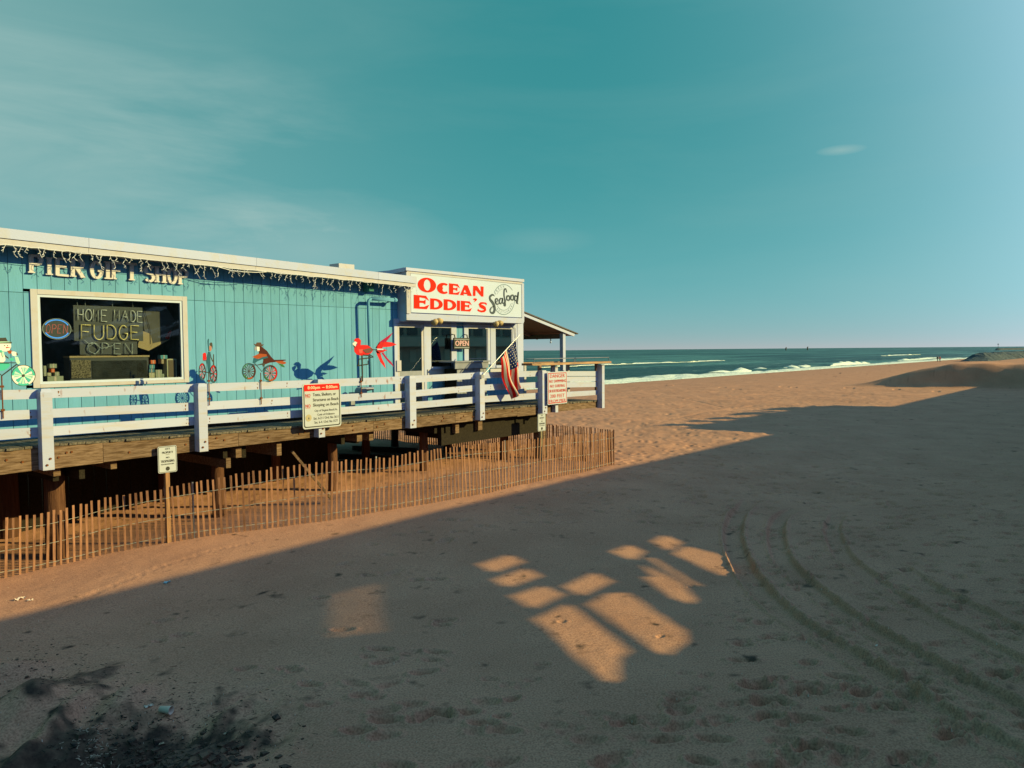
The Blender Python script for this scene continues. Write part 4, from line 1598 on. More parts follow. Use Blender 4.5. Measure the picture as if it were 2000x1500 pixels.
SERIF = {'P': [(0, 0, 1), (0, 1, .6)], 'I': [(.5, 0, 1.1), (.5, 1, 1.1)], 'E': [(0, 0, .6), (0, 1, .6)], 'R': [(0, 0, 1), (1, 0, .8), (0, 1, .6)], 'G': [(.95, .45, .7)],
         'F': [(0, 0, 1), (0, 1, .6)], 'T': [(.5, 0, 1)], 'H': [(0, 0, 1), (0, 1, 1), (1, 0, 1), (1, 1, 1)]}


def quad_map(c00, c10, c01, c11):
    """c00 bottom-left ... -> unit square to plane (x,z)"""
    def f(u, v):
        return tuple((c00[i] * (1 - u) + c10[i] * u) * (1 - v) + (c01[i] * (1 - u) + c11[i] * u) * v for i in (0, 1))
    return f


def px_box(x0, x1, yt, yb, d, slope=0.0):
    dy = slope * (x1 - x0) / 2
    return quad_map(S(x0, yb - dy, d), S(x1, yb + dy, d), S(x0, yt - dy, d), S(x1, yt + dy, d))


# PIER GIFT SHOP: raised wooden serif letters
letters = [('P', 300, 408, 340, 520), ('I', 455, 510, 362, 535), ('E', 555, 672, 372, 545), ('R', 705, 815, 380, 558), ('G', 890, 1000, 400, 570), ('I', 1033, 1075, 402, 575), ('F', 1105, 1190, 408, 580),
           ('T', 1235, 1340, 420, 588), ('S', 1415, 1505, 440, 600), ('H', 1530, 1610, 452, 610), ('O', 1642, 1725, 468, 620), ('P', 1755, 1830, 480, 630)]
LETW = mat('letter_paint', (.50, .47, .56), .6, var=.1)
for (ch, a, b, c_, d_) in letters:
    f = px_box(a / 5, b / 5, 430 + c_ / 5, 430 + d_ / 5, DW - .07, .09)
    h = f(0, 1)[1] - f(0, 0)[1]
    sw = h * .17
    mb = MB()
    yy = DW - .075
    for st in SK[ch]:
        P = []
        for (u, v) in st:
            P.append(f(.06 + u * .88, .04 + v * .92))
        # vertical strokes heavy, curves modulated
        ws = []
        for i in range(len(P)):
            dx = P[min(i + 1, len(P) - 1)][0] - P[max(i - 1, 0)][0]
            dz = P[min(i + 1, len(P) - 1)][1] - P[max(i - 1, 0)][1]
            l = math.hypot(dx, dz) or 1
            ws.append(sw * (.68 + .5 * abs(dz) / l))
        if ch in 'EPFRDHTIG' and len(st) < 9 or ch in 'PR':
            for i in range(len(P) - 1):
                dx, dz = P[i + 1][0] - P[i][0], P[i + 1][1] - P[i][1]
                l = math.hypot(dx, dz)
                if l < 1e-5:
                    continue
                w = sw * (.72 + .5 * abs(dz) / l)
                yy -= .0007
                mb.ribbon([(P[i][0] - dx / l * sw * .15, P[i][1] - dz / l * sw * .15), (P[i + 1][0] + dx / l * sw * .15, P[i + 1][1] + dz / l * sw * .15)], w, yy, DW - .012)
        else:
            yy -= .0007
            mb.ribbon(P, ws, yy, DW - .012)
    for (u, v, w) in SERIF.get(ch, []):
        p = f(.06 + u * .88, .04 + v * .92)
        yy -= .0007
        mb.prism([(p[0] - sw * w, p[1] - sw * .2), (p[0] + sw * w, p[1] - sw * .2), (p[0] + sw * w, p[1] + sw * .2), (p[0] - sw * w, p[1] + sw * .2)], yy, DW - .012)
    part('letter', mb, LETW, shop, label='raised white serif letter %s above the picture window' % ch)

# ------------------------------------------------------------------ things in the window
def wpx(a, b):
    return 60 + a / 6.25, 560 + b / 6.25


DN = DW + .16


def rect_on(x0, x1, y0, y1, d, th, slope=.0):
    q = [S(*wpx(x0, y1), d), S(*wpx(x1, y1), d), S(*wpx(x1, y0), d), S(*wpx(x0, y0), d)]
    X0 = (q[0][0] + q[3][0]) / 2
    X1 = (q[1][0] + q[2][0]) / 2
    Z0 = (q[0][1] + q[1][1]) / 2
    Z1 = (q[2][1] + q[3][1]) / 2
    return X0, X1, d, d + th, Z0, Z1


def neon_text(root, items, d, r, mt, slope=.05):
    for (ch, a, b, c_, d_) in items:
        x0, y0 = wpx(a, c_)
        x1, y1 = wpx(b, d_)
        f = px_box(x0, x1, y0, y1, d, slope)
        mb = MB()
        for st in SK[ch]:
            P = [f(u, v) for u, v in st]
            mb.tube([(x, d, z) for x, z in P], r, 6)
        part('letter_tube', mb, mt, root, smooth=True)


nl = thing('neon_sign', 'unlit neon sign reading HOME MADE FUDGE on a dark board in the shop window', 'neon sign', (SX(210, DN), DN, S(210, 665, DN)[1]))
part('backing_board', MB().box(*rect_on(525, 1368, 240, 662, DN, .03)), PANELD, nl)
neon_text(nl, [('H', 575, 638, 272, 408), ('O', 668, 745, 276, 414), ('M', 765, 828, 280, 418), ('E', 862, 930, 285, 424), ('M', 1022, 1080, 284, 414), ('A', 1112, 1190, 290, 418), ('D', 1222, 1280, 295, 426), ('E', 1302, 1362, 300, 434)], DN - .04, .011, NEONW)
neon_text(nl, [('F', 618, 730, 466, 638), ('U', 772, 888, 468, 646), ('D', 932, 1038, 470, 640), ('G', 1080, 1182, 474, 646), ('E', 1222, 1318, 476, 644)], DN - .04, .015, NEONY)
hk = MB()
for a in (570, 668, 998, 1245):
    x, z = S(*wpx(a, 210), DN)
    x2, z2 = S(*wpx(a + 6, 245), DN)
    hk.tube([(x, DN + .01, z + .5), (x, DN + .01, z), (x2, DN + .01, z2)], .005, 5)
part('hanging_wire', hk, NEONG, nl)
no_ = thing('neon_sign', 'unlit neon sign reading OPEN hanging below the fudge board in the shop window', 'neon sign', (SX(210, DN), DN, S(210, 692, DN)[1]))
part('backing_board', MB().box(*rect_on(600, 1300, 668, 826, DN, .03)), PANELD, no_)
neon_text(no_, [('O', 690, 832, 684, 816), ('P', 872, 950, 688, 812), ('E', 1020, 1098, 692, 822), ('N', 1150, 1240, 692, 822)], DN - .04, .011, NEONG)
tb_ = MB()
P = [S(*wpx(a, b), DN) for a, b in ((640, 650), (690, 692), (800, 700), (830, 760), (770, 822), (700, 790), (690, 730), (760, 690), (850, 755), (980, 720), (1000, 700))]
tb_.tube([(x, DN - .055 - .002 * i, z) for i, (x, z) in enumerate(P)], .008, 6)
part('loose_cable', tb_, NEONG, no_)
# oval LED open sign
ov = thing('oval_open_sign', 'oval blue and red dotted OPEN sign at the left edge of the shop window', 'open sign', (SX(110, DN), DN, S(110, 662, DN)[1]))
cx, cz = S(*wpx(318, 515), DN)
rx = (S(*wpx(490, 515), DN)[0] - S(*wpx(145, 515), DN)[0]) / 2 * 1.03
rz = (S(*wpx(310, 388), DN)[1] - S(*wpx(310, 643), DN)[1]) / 2
el = [(cx + rx * math.cos(a), cz + rz * math.sin(a)) for a in np.linspace(0, 2 * math.pi, 40, endpoint=False)]
part('oval_board', MB().prism(el, DN, DN + .03), PANELD, ov)
part('rim', MB().ring(el, [(cx + (x - cx) * .95, cz + (z - cz) * .95) for x, z in el], DN - .012, DN - .001), NEONG, ov)
for (a0, a1) in ((25, 155), (205, 335)):
    mb = MB()
    P = arc_pts(cx, cz, rx * .86, rz * .86, a0, a1, 26)
    mb.ribbon(P, .022, DN - .008, DN - .001)
    part('blue_light_arc', mb, LEDB, ov)
for ch, u in zip('OPEN', (-.52, -.17, .18, .53)):
    mb = MB()
    w = rx * .26
    h_ = rz * .80
    k = 0
    for st in SK[ch]:
        P = [(cx + rx * u * 1.12 - w / 2 + w * a + .25 * (b - .5) * w, cz - h_ / 2 + h_ * b) for a, b in st]
        for i in range(len(P) - 1):
            L = math.hypot(P[i + 1][0] - P[i][0], P[i + 1][1] - P[i][1])
            n = max(1, int(L / .016))
            for q in range(n):
                x = P[i][0] + (P[i + 1][0] - P[i][0]) * q / n
                z = P[i][1] + (P[i + 1][1] - P[i][1]) * q / n
                mb.box(x - .005, x + .005, DN - .008, DN - .001, z - .005, z + .005)
    part('light_letter', mb, LEDR, ov)
# dark faceted canopy with tan underside
um = thing('display_umbrella', 'dark open umbrella with tan lower panels at the right of the shop window', 'umbrella', (SX(300, DN + .4), DN + .4, S(300, 680, DN + .4)[1]))
DU = DN + .30


def wpoly(L, d):
    return [S(*wpx(a, b), d) for a, b in L]


UMD = mat('umbrella_cloth', (.11, .10, .12), .7, var=.3, vscale=3)
part('panel', MB().prism(wpoly([(1372, 245), (1660, 250), (1765, 420), (1700, 640), (1490, 690), (1380, 520)], DU), DU, DU + .01), UMD, um)
part('panel', MB().prism(wpoly([(1490, 692), (1700, 642), (1440, 782)], DU - .01), DU - .01, DU), TAN, um)
part('panel', MB().prism(wpoly([(1310, 700), (1370, 540), (1460, 575), (1488, 690), (1440, 782), (1310, 740)], DU - .02), DU - .02, DU - .011), TAN, um)
part('panel', MB().prism(wpoly([(1640, 630), (1690, 545), (1720, 530), (1690, 640)], DU - .025), DU - .025, DU - .012), FRED, um)
part('rib', MB().tube([(x, DU - .03, z) for x, z in wpoly([(1372, 250), (1450, 520), (1455, 700)], DU)], .006, 5), BLACK, um)
# counter panel
cp = thing('display_counter', 'long dark glass fronted counter with speckled left panel behind the shop window', 'counter', (SX(210, DN + .1), DN + .1, wB))
b6 = rect_on(480, 1440, 862, 1132, DN + .06, .35)
part('body', MB().box(*b6), PANELD, cp)
part('top_edge', MB().box(b6[0] - .01, b6[1] + .02, b6[2] - .02, b6[3], b6[5] + .001, b6[5] + .04), TAN, cp)
q6 = rect_on(495, 735, 895, 1115, DN + .03, .029)
part('speckled_panel', MB().box(*q6), SPECK, cp)
q6 = rect_on(750, 1420, 900, 1112, DN + .045, .014)
part('glass_front', MB().box(*q6), mat('smoky_glass', (.05, .05, .055), .15, .5, var=.6, vscale=4), cp)
# boxes
bxs = [(205, 400, 1092, 1160, BOXG, 'wide grey bin at the lower left corner inside the shop window'), (232, 318, 942, 992, BOXG, 'grey box topmost of the left stack inside the shop window'),
       (252, 292, 1000, 1045, BOXO, 'bright orange box in the left stack inside the shop window'), (205, 250, 1050, 1088, BOXT, 'cream box left of the orange one inside the shop window'),
       (295, 350, 1040, 1088, BOXG, 'grey box right of the orange one inside the shop window'), (158, 192, 965, 1090, BOXG, 'narrow grey box against the left window frame'),
       (1452, 1514, 952, 998, BOXB, 'blue box above a blue one right of the counter in the shop window'), (1446, 1510, 1002, 1046, mat('box_steel_blue', (.08, .2, .32), .7), 'darker blue box under the blue one beside the counter'),
       (1446, 1514, 1050, 1112, BOXT, 'cream box at the bottom beside the counter end in the shop window'), (1466, 1524, 896, 940, BOXO, 'small red and cream box above the blue boxes in the shop window'),
       (1526, 1604, 1014, 1118, BOXG, 'pale grey stack of cartons between blue boxes and tan speaker'), (1586, 1668, 835, 880, BOXB, 'blue box high up left of the tan speaker in the shop window'),
       (1596, 1625, 884, 940, TAN, 'small tan box hanging under the high blue box'), (1606, 1630, 1062, 1118, mat('box_grey_green', (.25, .3, .27), .8), 'slim grey green carton beside the tan speaker')]
for (a, b, c_, d_, mt, lb) in bxs:
    q6 = rect_on(a, b, c_, d_, DN + .02, .16)
    root = thing('carton', lb, 'box', ((q6[0] + q6[1]) / 2, q6[2] + .08, q6[4]), 'goods in the shop window')
    part('body', MB().box(*q6), mt, root)
    part('tape', MB().box(q6[0] + (q6[1] - q6[0]) * .42, q6[0] + (q6[1] - q6[0]) * .55, q6[2] - .004, q6[2] - .001, q6[4], q6[5]), PAPER, root)
sp6 = rect_on(1665, 1782, 880, 1114, DN + .02, .2)
spk = thing('speaker_panel', 'tall tan framed speaker at the right end of the shop window', 'speaker', ((sp6[0] + sp6[1]) / 2, DN + .1, sp6[4]))
part('case', MB().box(*sp6), BOXT, spk)
part('grille', MB().box(sp6[0] + .03, sp6[1] - .03, sp6[2] - .008, sp6[2] - .001, sp6[4] + .03, sp6[5] - .03), mat('brown_grille', (.17, .12, .10), .9), spk)

# ------------------------------------------------------------------ icicle lights on the eave
ic = thing('icicle_lights', 'string of white icicle lights hanging unlit along the shop eave', 'string lights', (6, DE + .02, 5.8))
rl = random.Random(12)
cab = []
x = SX(-40, DE, 480)
while x < SX(806, DE, 550):
    cab.append((x, DE - .012, ez('b', x) + .0 + rl.uniform(-.02, .01)))
    x += .12
    if rl.random() < .92:
        L = rl.uniform(.05, .28) * (1 if rl.random() < .7 else .6)
        mb = MB()
        y = DE - .015
        px_, pz = x, ez('b', x) - .0
        P = [(px_, y, pz)]
        n = int(L / .05) + 1
        for k in range(n):
            px_ += rl.uniform(-.045, .045)
            pz -= .05
            P.append((px_, y + rl.uniform(-.03, .03), pz))
            if rl.random() < .75:
                s_ = rl.choice((-1, 1))
                mb.tube([P[-1], (px_ + s_ * rl.uniform(.02, .05), y + rl.uniform(-.02, .02), pz - rl.uniform(.01, .045))], .0055, 4)
        mb.tube(P, .0045, 4)
        part('light_strand', mb, WIREL, ic)
        x += rl.uniform(-.02, .09)
mb = MB()
mb.tube(cab, .006, 4)
part('cable', mb, WIREL, ic)
sag = [S(a, b, DE - .02) for a, b in ((425, 521), (450, 528), (475, 531), (500, 532), (520, 531))]
mb = MB().tube([(x, DE - .03, z) for x, z in sag], .008, 5)
for k in range(8):
    x, z = sag[1][0] + k * .035, sag[1][1] - .02
    mb.tube([(x, DE - .03, z), (x + .02, DE - .05, z + .02)], .014, 4)
part('bunched_cable', mb, WIREL, ic)

# conduit pipes on the wall
DC = 17.78
pp = thing('wall_pipe', 'turquoise painted pipe with a bend fixed on the shop wall beside the restaurant', 'pipe', (SX(722, DC), DC, DECKZ))
A = S(724, 760, DC)
B = S(719, 590, DC)
Cc = S(722, 583, DC)
Dd = S(774, 586, DC)
part('riser', MB().tube([(A[0], DC, A[1]), (B[0], DC, B[1]), (B[0] + .02, DC, B[1] + .05), (Cc[0] + .06, DC, Cc[1])], .045, 8), TEAL, pp, smooth=True)
part('cross_pipe', MB().tube([(Cc[0] + .06, DC, Cc[1]), (Dd[0], DC, Dd[1]), (Dd[0], DW, Dd[1])], .055, 8), TEAL, pp, smooth=True)
part('clamp', MB().tube([(Dd[0] - .1, DC, Dd[1]), (Dd[0] - .04, DC, Dd[1])], .075, 8), TEAL, pp)
u0, v0 = S(722, 565, DW - .3)
part('duct_box', MB().box(u0 - .02, u0 + .16, DW - .3, DW - .005, v0 - .05, v0 + .45), TEALD, pp)
gm = thing('gas_meter', 'small grey gas meter and pipework low on the shop wall behind the railing', 'meter', (SX(712, 17.6), 17.6, DECKZ))
a, b = S(706, 765, 17.6)
part('meter_body', MB().tube([(a, 17.5, b), (a, 17.75, b)], .13, 12), GREYP, gm)
part('regulator', MB().tube([(a + .1, 17.6, b + .06), (a + .42, 17.6, b + .08)], [.07, .05], 10), METAL, gm)
part('feed_pipe', MB().tube([(a + .42, 17.6, b + .08), (a + .42, 17.6, DECKZ)], .02, 6), METAL, gm)
part('valve', MB().box(a - .42, a - .28, 17.55, 17.65, DECKZ, b), GREYP, gm)

# ------------------------------------------------------------------ restaurant
DS = 17.66
res = thing('seafood_restaurant', 'white and turquoise seafood restaurant with big sign box beside the gift shop', 'restaurant building', (19, DW, DECKZ))


def rx_(a, b=0):
    return 740 + a / 6.667, 600 + b / 6.667


def wrect(x0, x1, y0, y1, d, th, ym=None):
    """upright box whose front face covers the photo pixels given (taken at their middle)"""
    xm = (x0 + x1) / 2
    X0, X1 = SX(x0, d, (y0 + y1) / 2), SX(x1, d, (y0 + y1) / 2)
    return [X0, X1, d, d + th, S(xm, y1, d)[1], S(xm, y0, d)[1]]


XC = SX(1019, DW, 700)
# main wall behind with siding boards
zc = S(900, 628, DW)[1]
x = XB + .004
while x < XC - .05:
    x1 = min(x + .2 - .01, XC)
    part('siding_board', MB().box(x, x1, DW, DW + .02, base_z, S(800, 540, DW)[1] if x < SX(795, DW) else zc + .25), TEAL, res)
    x += .2
part('wall', MB().box(XB, XC, DW + .021, DW + .12, base_z, zc + .3).box(XC - .12, XC, DW + .12, YB - 1, base_z, zc + .3).box(XB, XC - .13, YB - 1.1, YB - 1, base_z, zc + .3), TEALD, res)
part('floor', MB().box(XB, XC, DW + .12, YB - 1.1, DECKZ - .02, DECKZ + .01), DARKW, res)
# door
dx0, dx1 = SX(768.5, DW, 700), SX(831, DW, 700)
dzt = S(800, 623.5, DW)[1]
dzb = DECKZ + .0
fr_ = part('door_frame', MB().box(dx0, dx0 + .12, DW - .06, DW - .002, dzb, dzt), WHITE, res)
part('head_trim', MB().box(dx0 + .123, dx1, DW - .06, DW - .002, dzt - .13, dzt), WHITE, fr_)
part('jamb', MB().box(dx1 - .11, dx1, DW - .06, DW - .002, dzb, dzt - .133), WHITE, fr_)
dl, dr = dx0 + .123, dx1 - .113
door = part('door', MB().box(dl, dl + .09, DW - .045, DW - .003, dzb, dzt - .135), CREAM, res)
part('stile', MB().box(dr - .09, dr, DW - .045, DW - .003, dzb, dzt - .135), CREAM, door)
part('top_rail', MB().box(dl + .09, dr - .09, DW - .045, DW - .003, dzt - .26, dzt - .135), CREAM, door)
zmid = S(800, 731, DW)[1]
part('middle_rail', MB().box(dl + .09, dr - .09, DW - .045, DW - .003, zmid - .1, zmid + .1), GREYP, door)
part('bottom_rail', MB().box(dl + .09, dr - .09, DW - .045, DW - .003, dzb, dzb + .14), GREYP, door)
part('pane', MB().box(dl + .09, dr - .09, DW - .03, DW - .022, zmid + .1, dzt - .26), GLASSD, door)
part('pane', MB().box(dl + .09, dr - .09, DW - .03, DW - .022, dzb + .14, zmid - .1), GLASSD, door)
hb = wrect(775.5, 784, 704, 725, DW - .1, .05)
part('push_plate', MB().box(*hb), CREAM, door)
# windows: photo columns of frame, glass
wins = [((832.5, 892), (842, 882), (629, 721), (640, 716)), ((907, 957.5), (915, 953), (629, 712), (642, 706)), ((958.5, 1010), (968, 1001), (632, 718), (642.5, 713))]
for (fx0, fx1), (gx0, gx1), (fy0, fy1), (gy0, gy1) in wins:
    F_ = wrect(fx0, fx1, fy0, fy1, DW - .05, .048)
    Gl = wrect(gx0, gx1, gy0, gy1, DW - .05, .048)
    w_ = part('window_frame', MB().box(F_[0], Gl[0], F_[2], F_[3], F_[4], F_[5]), WHITE, res)
    part('right_stile', MB().box(Gl[1], F_[1], F_[2], F_[3], F_[4], F_[5]), WHITE, w_)
    part('head', MB().box(Gl[0] + .002, Gl[1] - .002, F_[2], F_[3], Gl[5], F_[5]), CREAM, w_)
    part('sill', MB().box(Gl[0] + .002, Gl[1] - .002, F_[2] - .03, F_[3], F_[4], Gl[4]), WHITE, w_)
    ii = .03
    sm = MB()
    sm.box(Gl[0] + .003, Gl[0] + ii, DW - .03, DW - .004, Gl[4], Gl[5])
    sm.box(Gl[1] - ii, Gl[1] - .003, DW - .03, DW - .004, Gl[4], Gl[5])
    part('sash', sm, DARKM if fx0 < 900 else WHITE, w_)
    part('pane', MB().box(Gl[0] + ii, Gl[1] - ii, DW - .02, DW - .012, Gl[4], Gl[5]), GLASSD, w_)
sb = wrect(836, 891, 719.5, 734, DW - .045, .042)
part('sill_board', MB().box(*sb), CREAM, res)
sb = wrect(958, 1010, 719.5, 733, DW - .045, .042)
part('sill_board', MB().box(*sb), CREAM, res)
cpo = wrect(1011, 1019, 630, 760, DW - .06, .058)
part('corner_post', MB().box(cpo[0], XC + .03, cpo[2], DW + .1, DECKZ, zc), WHITE, res)
# added panel; its blue-grey stands in for reflections in the panes
part('pane_backing', MB().box(XB + .1, XC - .15, DW + .3, DW + .32, DECKZ, zc), mat('pane_reflection_tone', (.16, .26, .38), .8, var=.5, vscale=2.5), res)
# sign box: outline on plane DS
q = {k_: S(*v, DS) for k_, v in {'tl': (794, 523), 'tr': (1023, 545), 'bl': (794, 627), 'br': (1023, 632)}.items()}
sx0, sx1 = q['tl'][0], q['tr'][0]
z_tl, z_tr, z_bl, z_br = q['tl'][1], q['tr'][1], q['bl'][1], q['br'][1]
print('signbox', sx0, sx1, z_tl - EYE, z_tr - EYE, z_bl - EYE, z_br - EYE)
mb = MB()
mb.hexa([(sx0, DS + .06, z_bl), (sx1, DS + .06, z_br), (sx1, 19.2, z_br), (sx0, 19.2, z_bl), (sx0, DS + .06, z_tl - .02), (sx1, DS + .06, z_tr - .02), (sx1, 19.2, z_tr - .02), (sx0, 19.2, z_tl - .02)])
part('parapet', mb, WHITE, res)
# roof behind
mb = MB()
mb.hexa([(sx0 - .05, 19.2, z_tl - .9), (sx1 - .1, 19.2, z_tr - .9), (sx1 - .1, YB, z_tr - .9), (sx0 - .05, YB, z_tl - .9), (sx0 - .05, 19.2, z_tl - .08), (sx1 - .1, 19.2, z_tr - .1), (sx1 - .1, YB, z_tr - .3), (sx0 - .05, YB, z_tl - .3)])
part('roof', mb, ROOFM, res)
ca = S(769, 538, DS + .9)
part('side_coping', MB().beam((sx0 - .02, DS + .03, z_tl - .05), (sx0 - .35, 20.2, z_tl - .28), .10, .12), WHITE, res)
# sign: panels + trims
sg = thing('restaurant_sign', 'long white sign board with red lettering OCEAN EDDIE\'S and a round seafood emblem', 'sign', ((sx0 + sx1) / 2, DS, z_bl))


def lerp(a, b, t):
    return a + (b - a) * t


def strip(name, px0, px1, ytl, ytr, ybl, ybr, y0, y1, mt, parent, cuts=(0, 1)):
    for c0, c1 in zip(cuts[:-1], cuts[1:]):
        def pt(u, t, b_):
            x = lerp(px0, px1, u)
            return S(x, lerp(t, b_, u), y0)
        A, B = pt(c0, ytl, ytr), pt(c1, ytl, ytr)
        Cq, Dq = pt(c0, ybl, ybr), pt(c1, ybl, ybr)
        mb = MB()
        xa, xb = A[0], B[0]
        g = .002
        mb.hexa([(xa + g, y0, Cq[1]), (xb - g, y0, Dq[1]), (xb - g, y1, Dq[1]), (xa + g, y1, Cq[1]), (xa + g, y0, A[1]), (xb - g, y0, B[1]), (xb - g, y1, B[1]), (xa + g, y1, A[1])])
        part(name, mb, mt, parent)


strip('coping_board', 793, 1024, 522, 545.5, 528, 551, DS - .05, DS + .058, WHITE, res, (0, .6, 1))
strip('trim_board', 795, 1021, 528.5, 551.5, 533, 555.5, DS - .012, DS + .058, CREAM, res)
strip('sign_panel', 802, 1018.5, 533.8, 556, 610, 620, DS, DS + .055, SIGNW, sg, (0, .525, 1))
strip('trim_board', 793.5, 801.6, 531, 532, 612, 612.5, DS - .015, DS + .055, CREAM, res)
strip('trim_board', 1019, 1023.5, 553, 553.5, 628, 628.5, DS - .015, DS + .055, WHITE, res)
strip('lower_fascia', 794, 1023, 613.5, 621.5, 625, 631.5, DS - .05, DS + .058, WHITE, res, (0, .445, 1))


def sp_(a, b):
    return 780 + a / 7.692, 520 + b / 7.692


def sbox(a, b, c_, d_, slope):
    x0, y0 = sp_(a, c_)
    x1, y1 = sp_(b, d_)
    return px_box(x0, x1, y0, y1, DS - .006, slope)


def ell(cx_, cy_, rx1, ry1, n=32, p=1.0, rot=0):
    out = []
    for i in range(n):
        a = 2 * math.pi * i / n
        x, y = rx1 * math.cos(a), ry1 * math.sin(a)
        out.append((cx_ + x * math.cos(rot) - y * math.sin(rot), cy_ + x * math.sin(rot) + y * math.cos(rot)))
    return out


def gl_O(f, mb, y0, y1):
    mb.ring([f(*p) for p in ell(.5, .5, .5, .5)], [f(*p) for p in ell(.51, .5, .19, .38)], y0, y1)


def gl_C(f, mb, y0, y1):
    P = arc_pts(.56, .5, .40, .40, 48, 312, 22)
    n = len(P)
    out, inn = [], []
    for i, (x, y) in enumerate(P):
        a = math.radians(48 + 264 * i / (n - 1))
        t = abs(i / (n - 1) - .5) * 2
        w = .36 * (1 - t) ** .8 + .12 + (.12 if t > .93 else 0)
        out.append((.56 + (.54) * math.cos(a), .5 + .5 * math.sin(a)))
        inn.append((.58 + (.54 - w) * math.cos(a) * .95, .5 + (.5 - w * .55 - .06) * math.sin(a)))
    mb.prism([f(*p) for p in out + inn[::-1]], y0, y1)


def gl_E(f, mb, y0, y1):
    mb.prism([f(*p) for p in [(0, 0), (0, 1), (.78, .98), (.98, .64), (.70, .80), (.36, .84), (.36, .60), (.62, .60), (.76, .70), (.74, .34), (.60, .44), (.36, .44), (.36, .15), (.66, .17), (1, .34), (.84, 0)]], y0, y1)


def gl_A(f, mb, y0, y1):
    mb.prism([f(*p) for p in [(0, 0), (.36, 1), (.62, 1), (1, 0), (.64, 0), (.55, .28), (.40, .60), (.24, .16), (.34, .0)]], y0, y1)
    mb.prism([f(*p) for p in [(.20, .14), (.27, .30), (.62, .30), (.66, .14)]], y0 - .0008, y1)


def gl_N(f, mb, y0, y1):
    mb.prism([f(*p) for p in [(0, 0), (.03, 1), (.38, 1), (.76, .42), (.72, 1), (1, .98), (.98, 0), (.80, 0), (.24, .62), (.22, 0)]], y0, y1)


def gl_D(f, mb, y0, y1):
    o_ = [(0, 0), (0, .5), (0, 1)] + [(.35 + .65 * math.cos(math.radians(a)), .5 + .5 * math.sin(math.radians(a))) for a in range(90, -91, -15)]
    i_ = [(.30, .18), (.30, .5), (.30, .82)] + [(.36 + .34 * math.cos(math.radians(a)), .5 + .32 * math.sin(math.radians(a))) for a in range(90, -91, -15)]
    mb.ring([f(*p) for p in o_], [f(*p) for p in i_], y0, y1)


def gl_I(f, mb, y0, y1):
    mb.prism([f(*p) for p in [(0, 0), (.05, 1), (.98, .98), (.95, 0)]], y0, y1)


def gl_S(f, mb, y0, y1):
    P = [(.93, .80), (.80, .92), (.58, .93), (.34, .89), (.22, .76), (.30, .63), (.52, .54), (.74, .43), (.80, .28), (.68, .14), (.42, .08), (.16, .14), (.04, .24)]
    W = [.20, .14, .16, .22, .28, .32, .36, .34, .30, .24, .18, .16, .20]
    P2 = [f(*p) for p in P]
    h = f(0, 1)[1] - f(0, 0)[1]
    mb.ribbon(P2, [w * h for w in W], y0, y1)


def gl_q(f, mb, y0, y1):
    mb.prism([f(*p) for p in [(.15, .55), (.2, .85), (.5, 1), (.85, .9), (1, .6), (.75, .2), (.35, -.15), (.3, -.1), (.55, .35), (.4, .45)]], y0, y1)


GL = {'O': gl_O, 'C': gl_C, 'E': gl_E, 'A': gl_A, 'N': gl_N, 'D': gl_D, 'I': gl_I, 'S': gl_S, "'": gl_q}
for (ch, a, b, c_, d_, sl) in (('O', 277, 552, 172, 392, .085), ('C', 562, 742, 248, 415, .08), ('E', 748, 912, 262, 425, .08), ('A', 912, 1090, 285, 440, .08), ('N', 1106, 1265, 298, 450, .08),
                               ('E', 218, 450, 435, 640, .065), ('D', 465, 652, 487, 650, .065), ('D', 668, 855, 500, 662, .062), ('I', 866, 912, 515, 668, .06), ('E', 926, 1090, 522, 676, .06),
                               ("'", 1100, 1168, 480, 530, .06), ('S', 1172, 1322, 540, 692, .06)):
    mb = MB()
    GL[ch](sbox(a, b, c_, d_, sl), mb, DS - .012, DS - .001)
    part('letter', mb, REDSIGN, sg, label='bold red letter %s' % (ch if ch != "'" else 'apostrophe'))
# round emblem
ecx, ecy = 1570, 500


def spt(a, b, dd=DS - .004):
    return S(*sp_(a, b), dd)


EMB = mat('emblem_grey_blue', (.10, .16, .24), .6)
for (r1, r2, a0, a1, w) in ((162, 226, 38, 152, .022), (162, 226, 205, 368, .024), (118, 160, 95, 150, .010), (118, 160, 215, 338, .016)):
    P = [spt(ecx + r1 * math.cos(math.radians(a)), ecy - r2 * math.sin(math.radians(a))) for a in np.linspace(a0, a1, 30)]
    part('emblem_arc', MB().ribbon(P, w, DS - .005, DS - .001), EMB, sg)
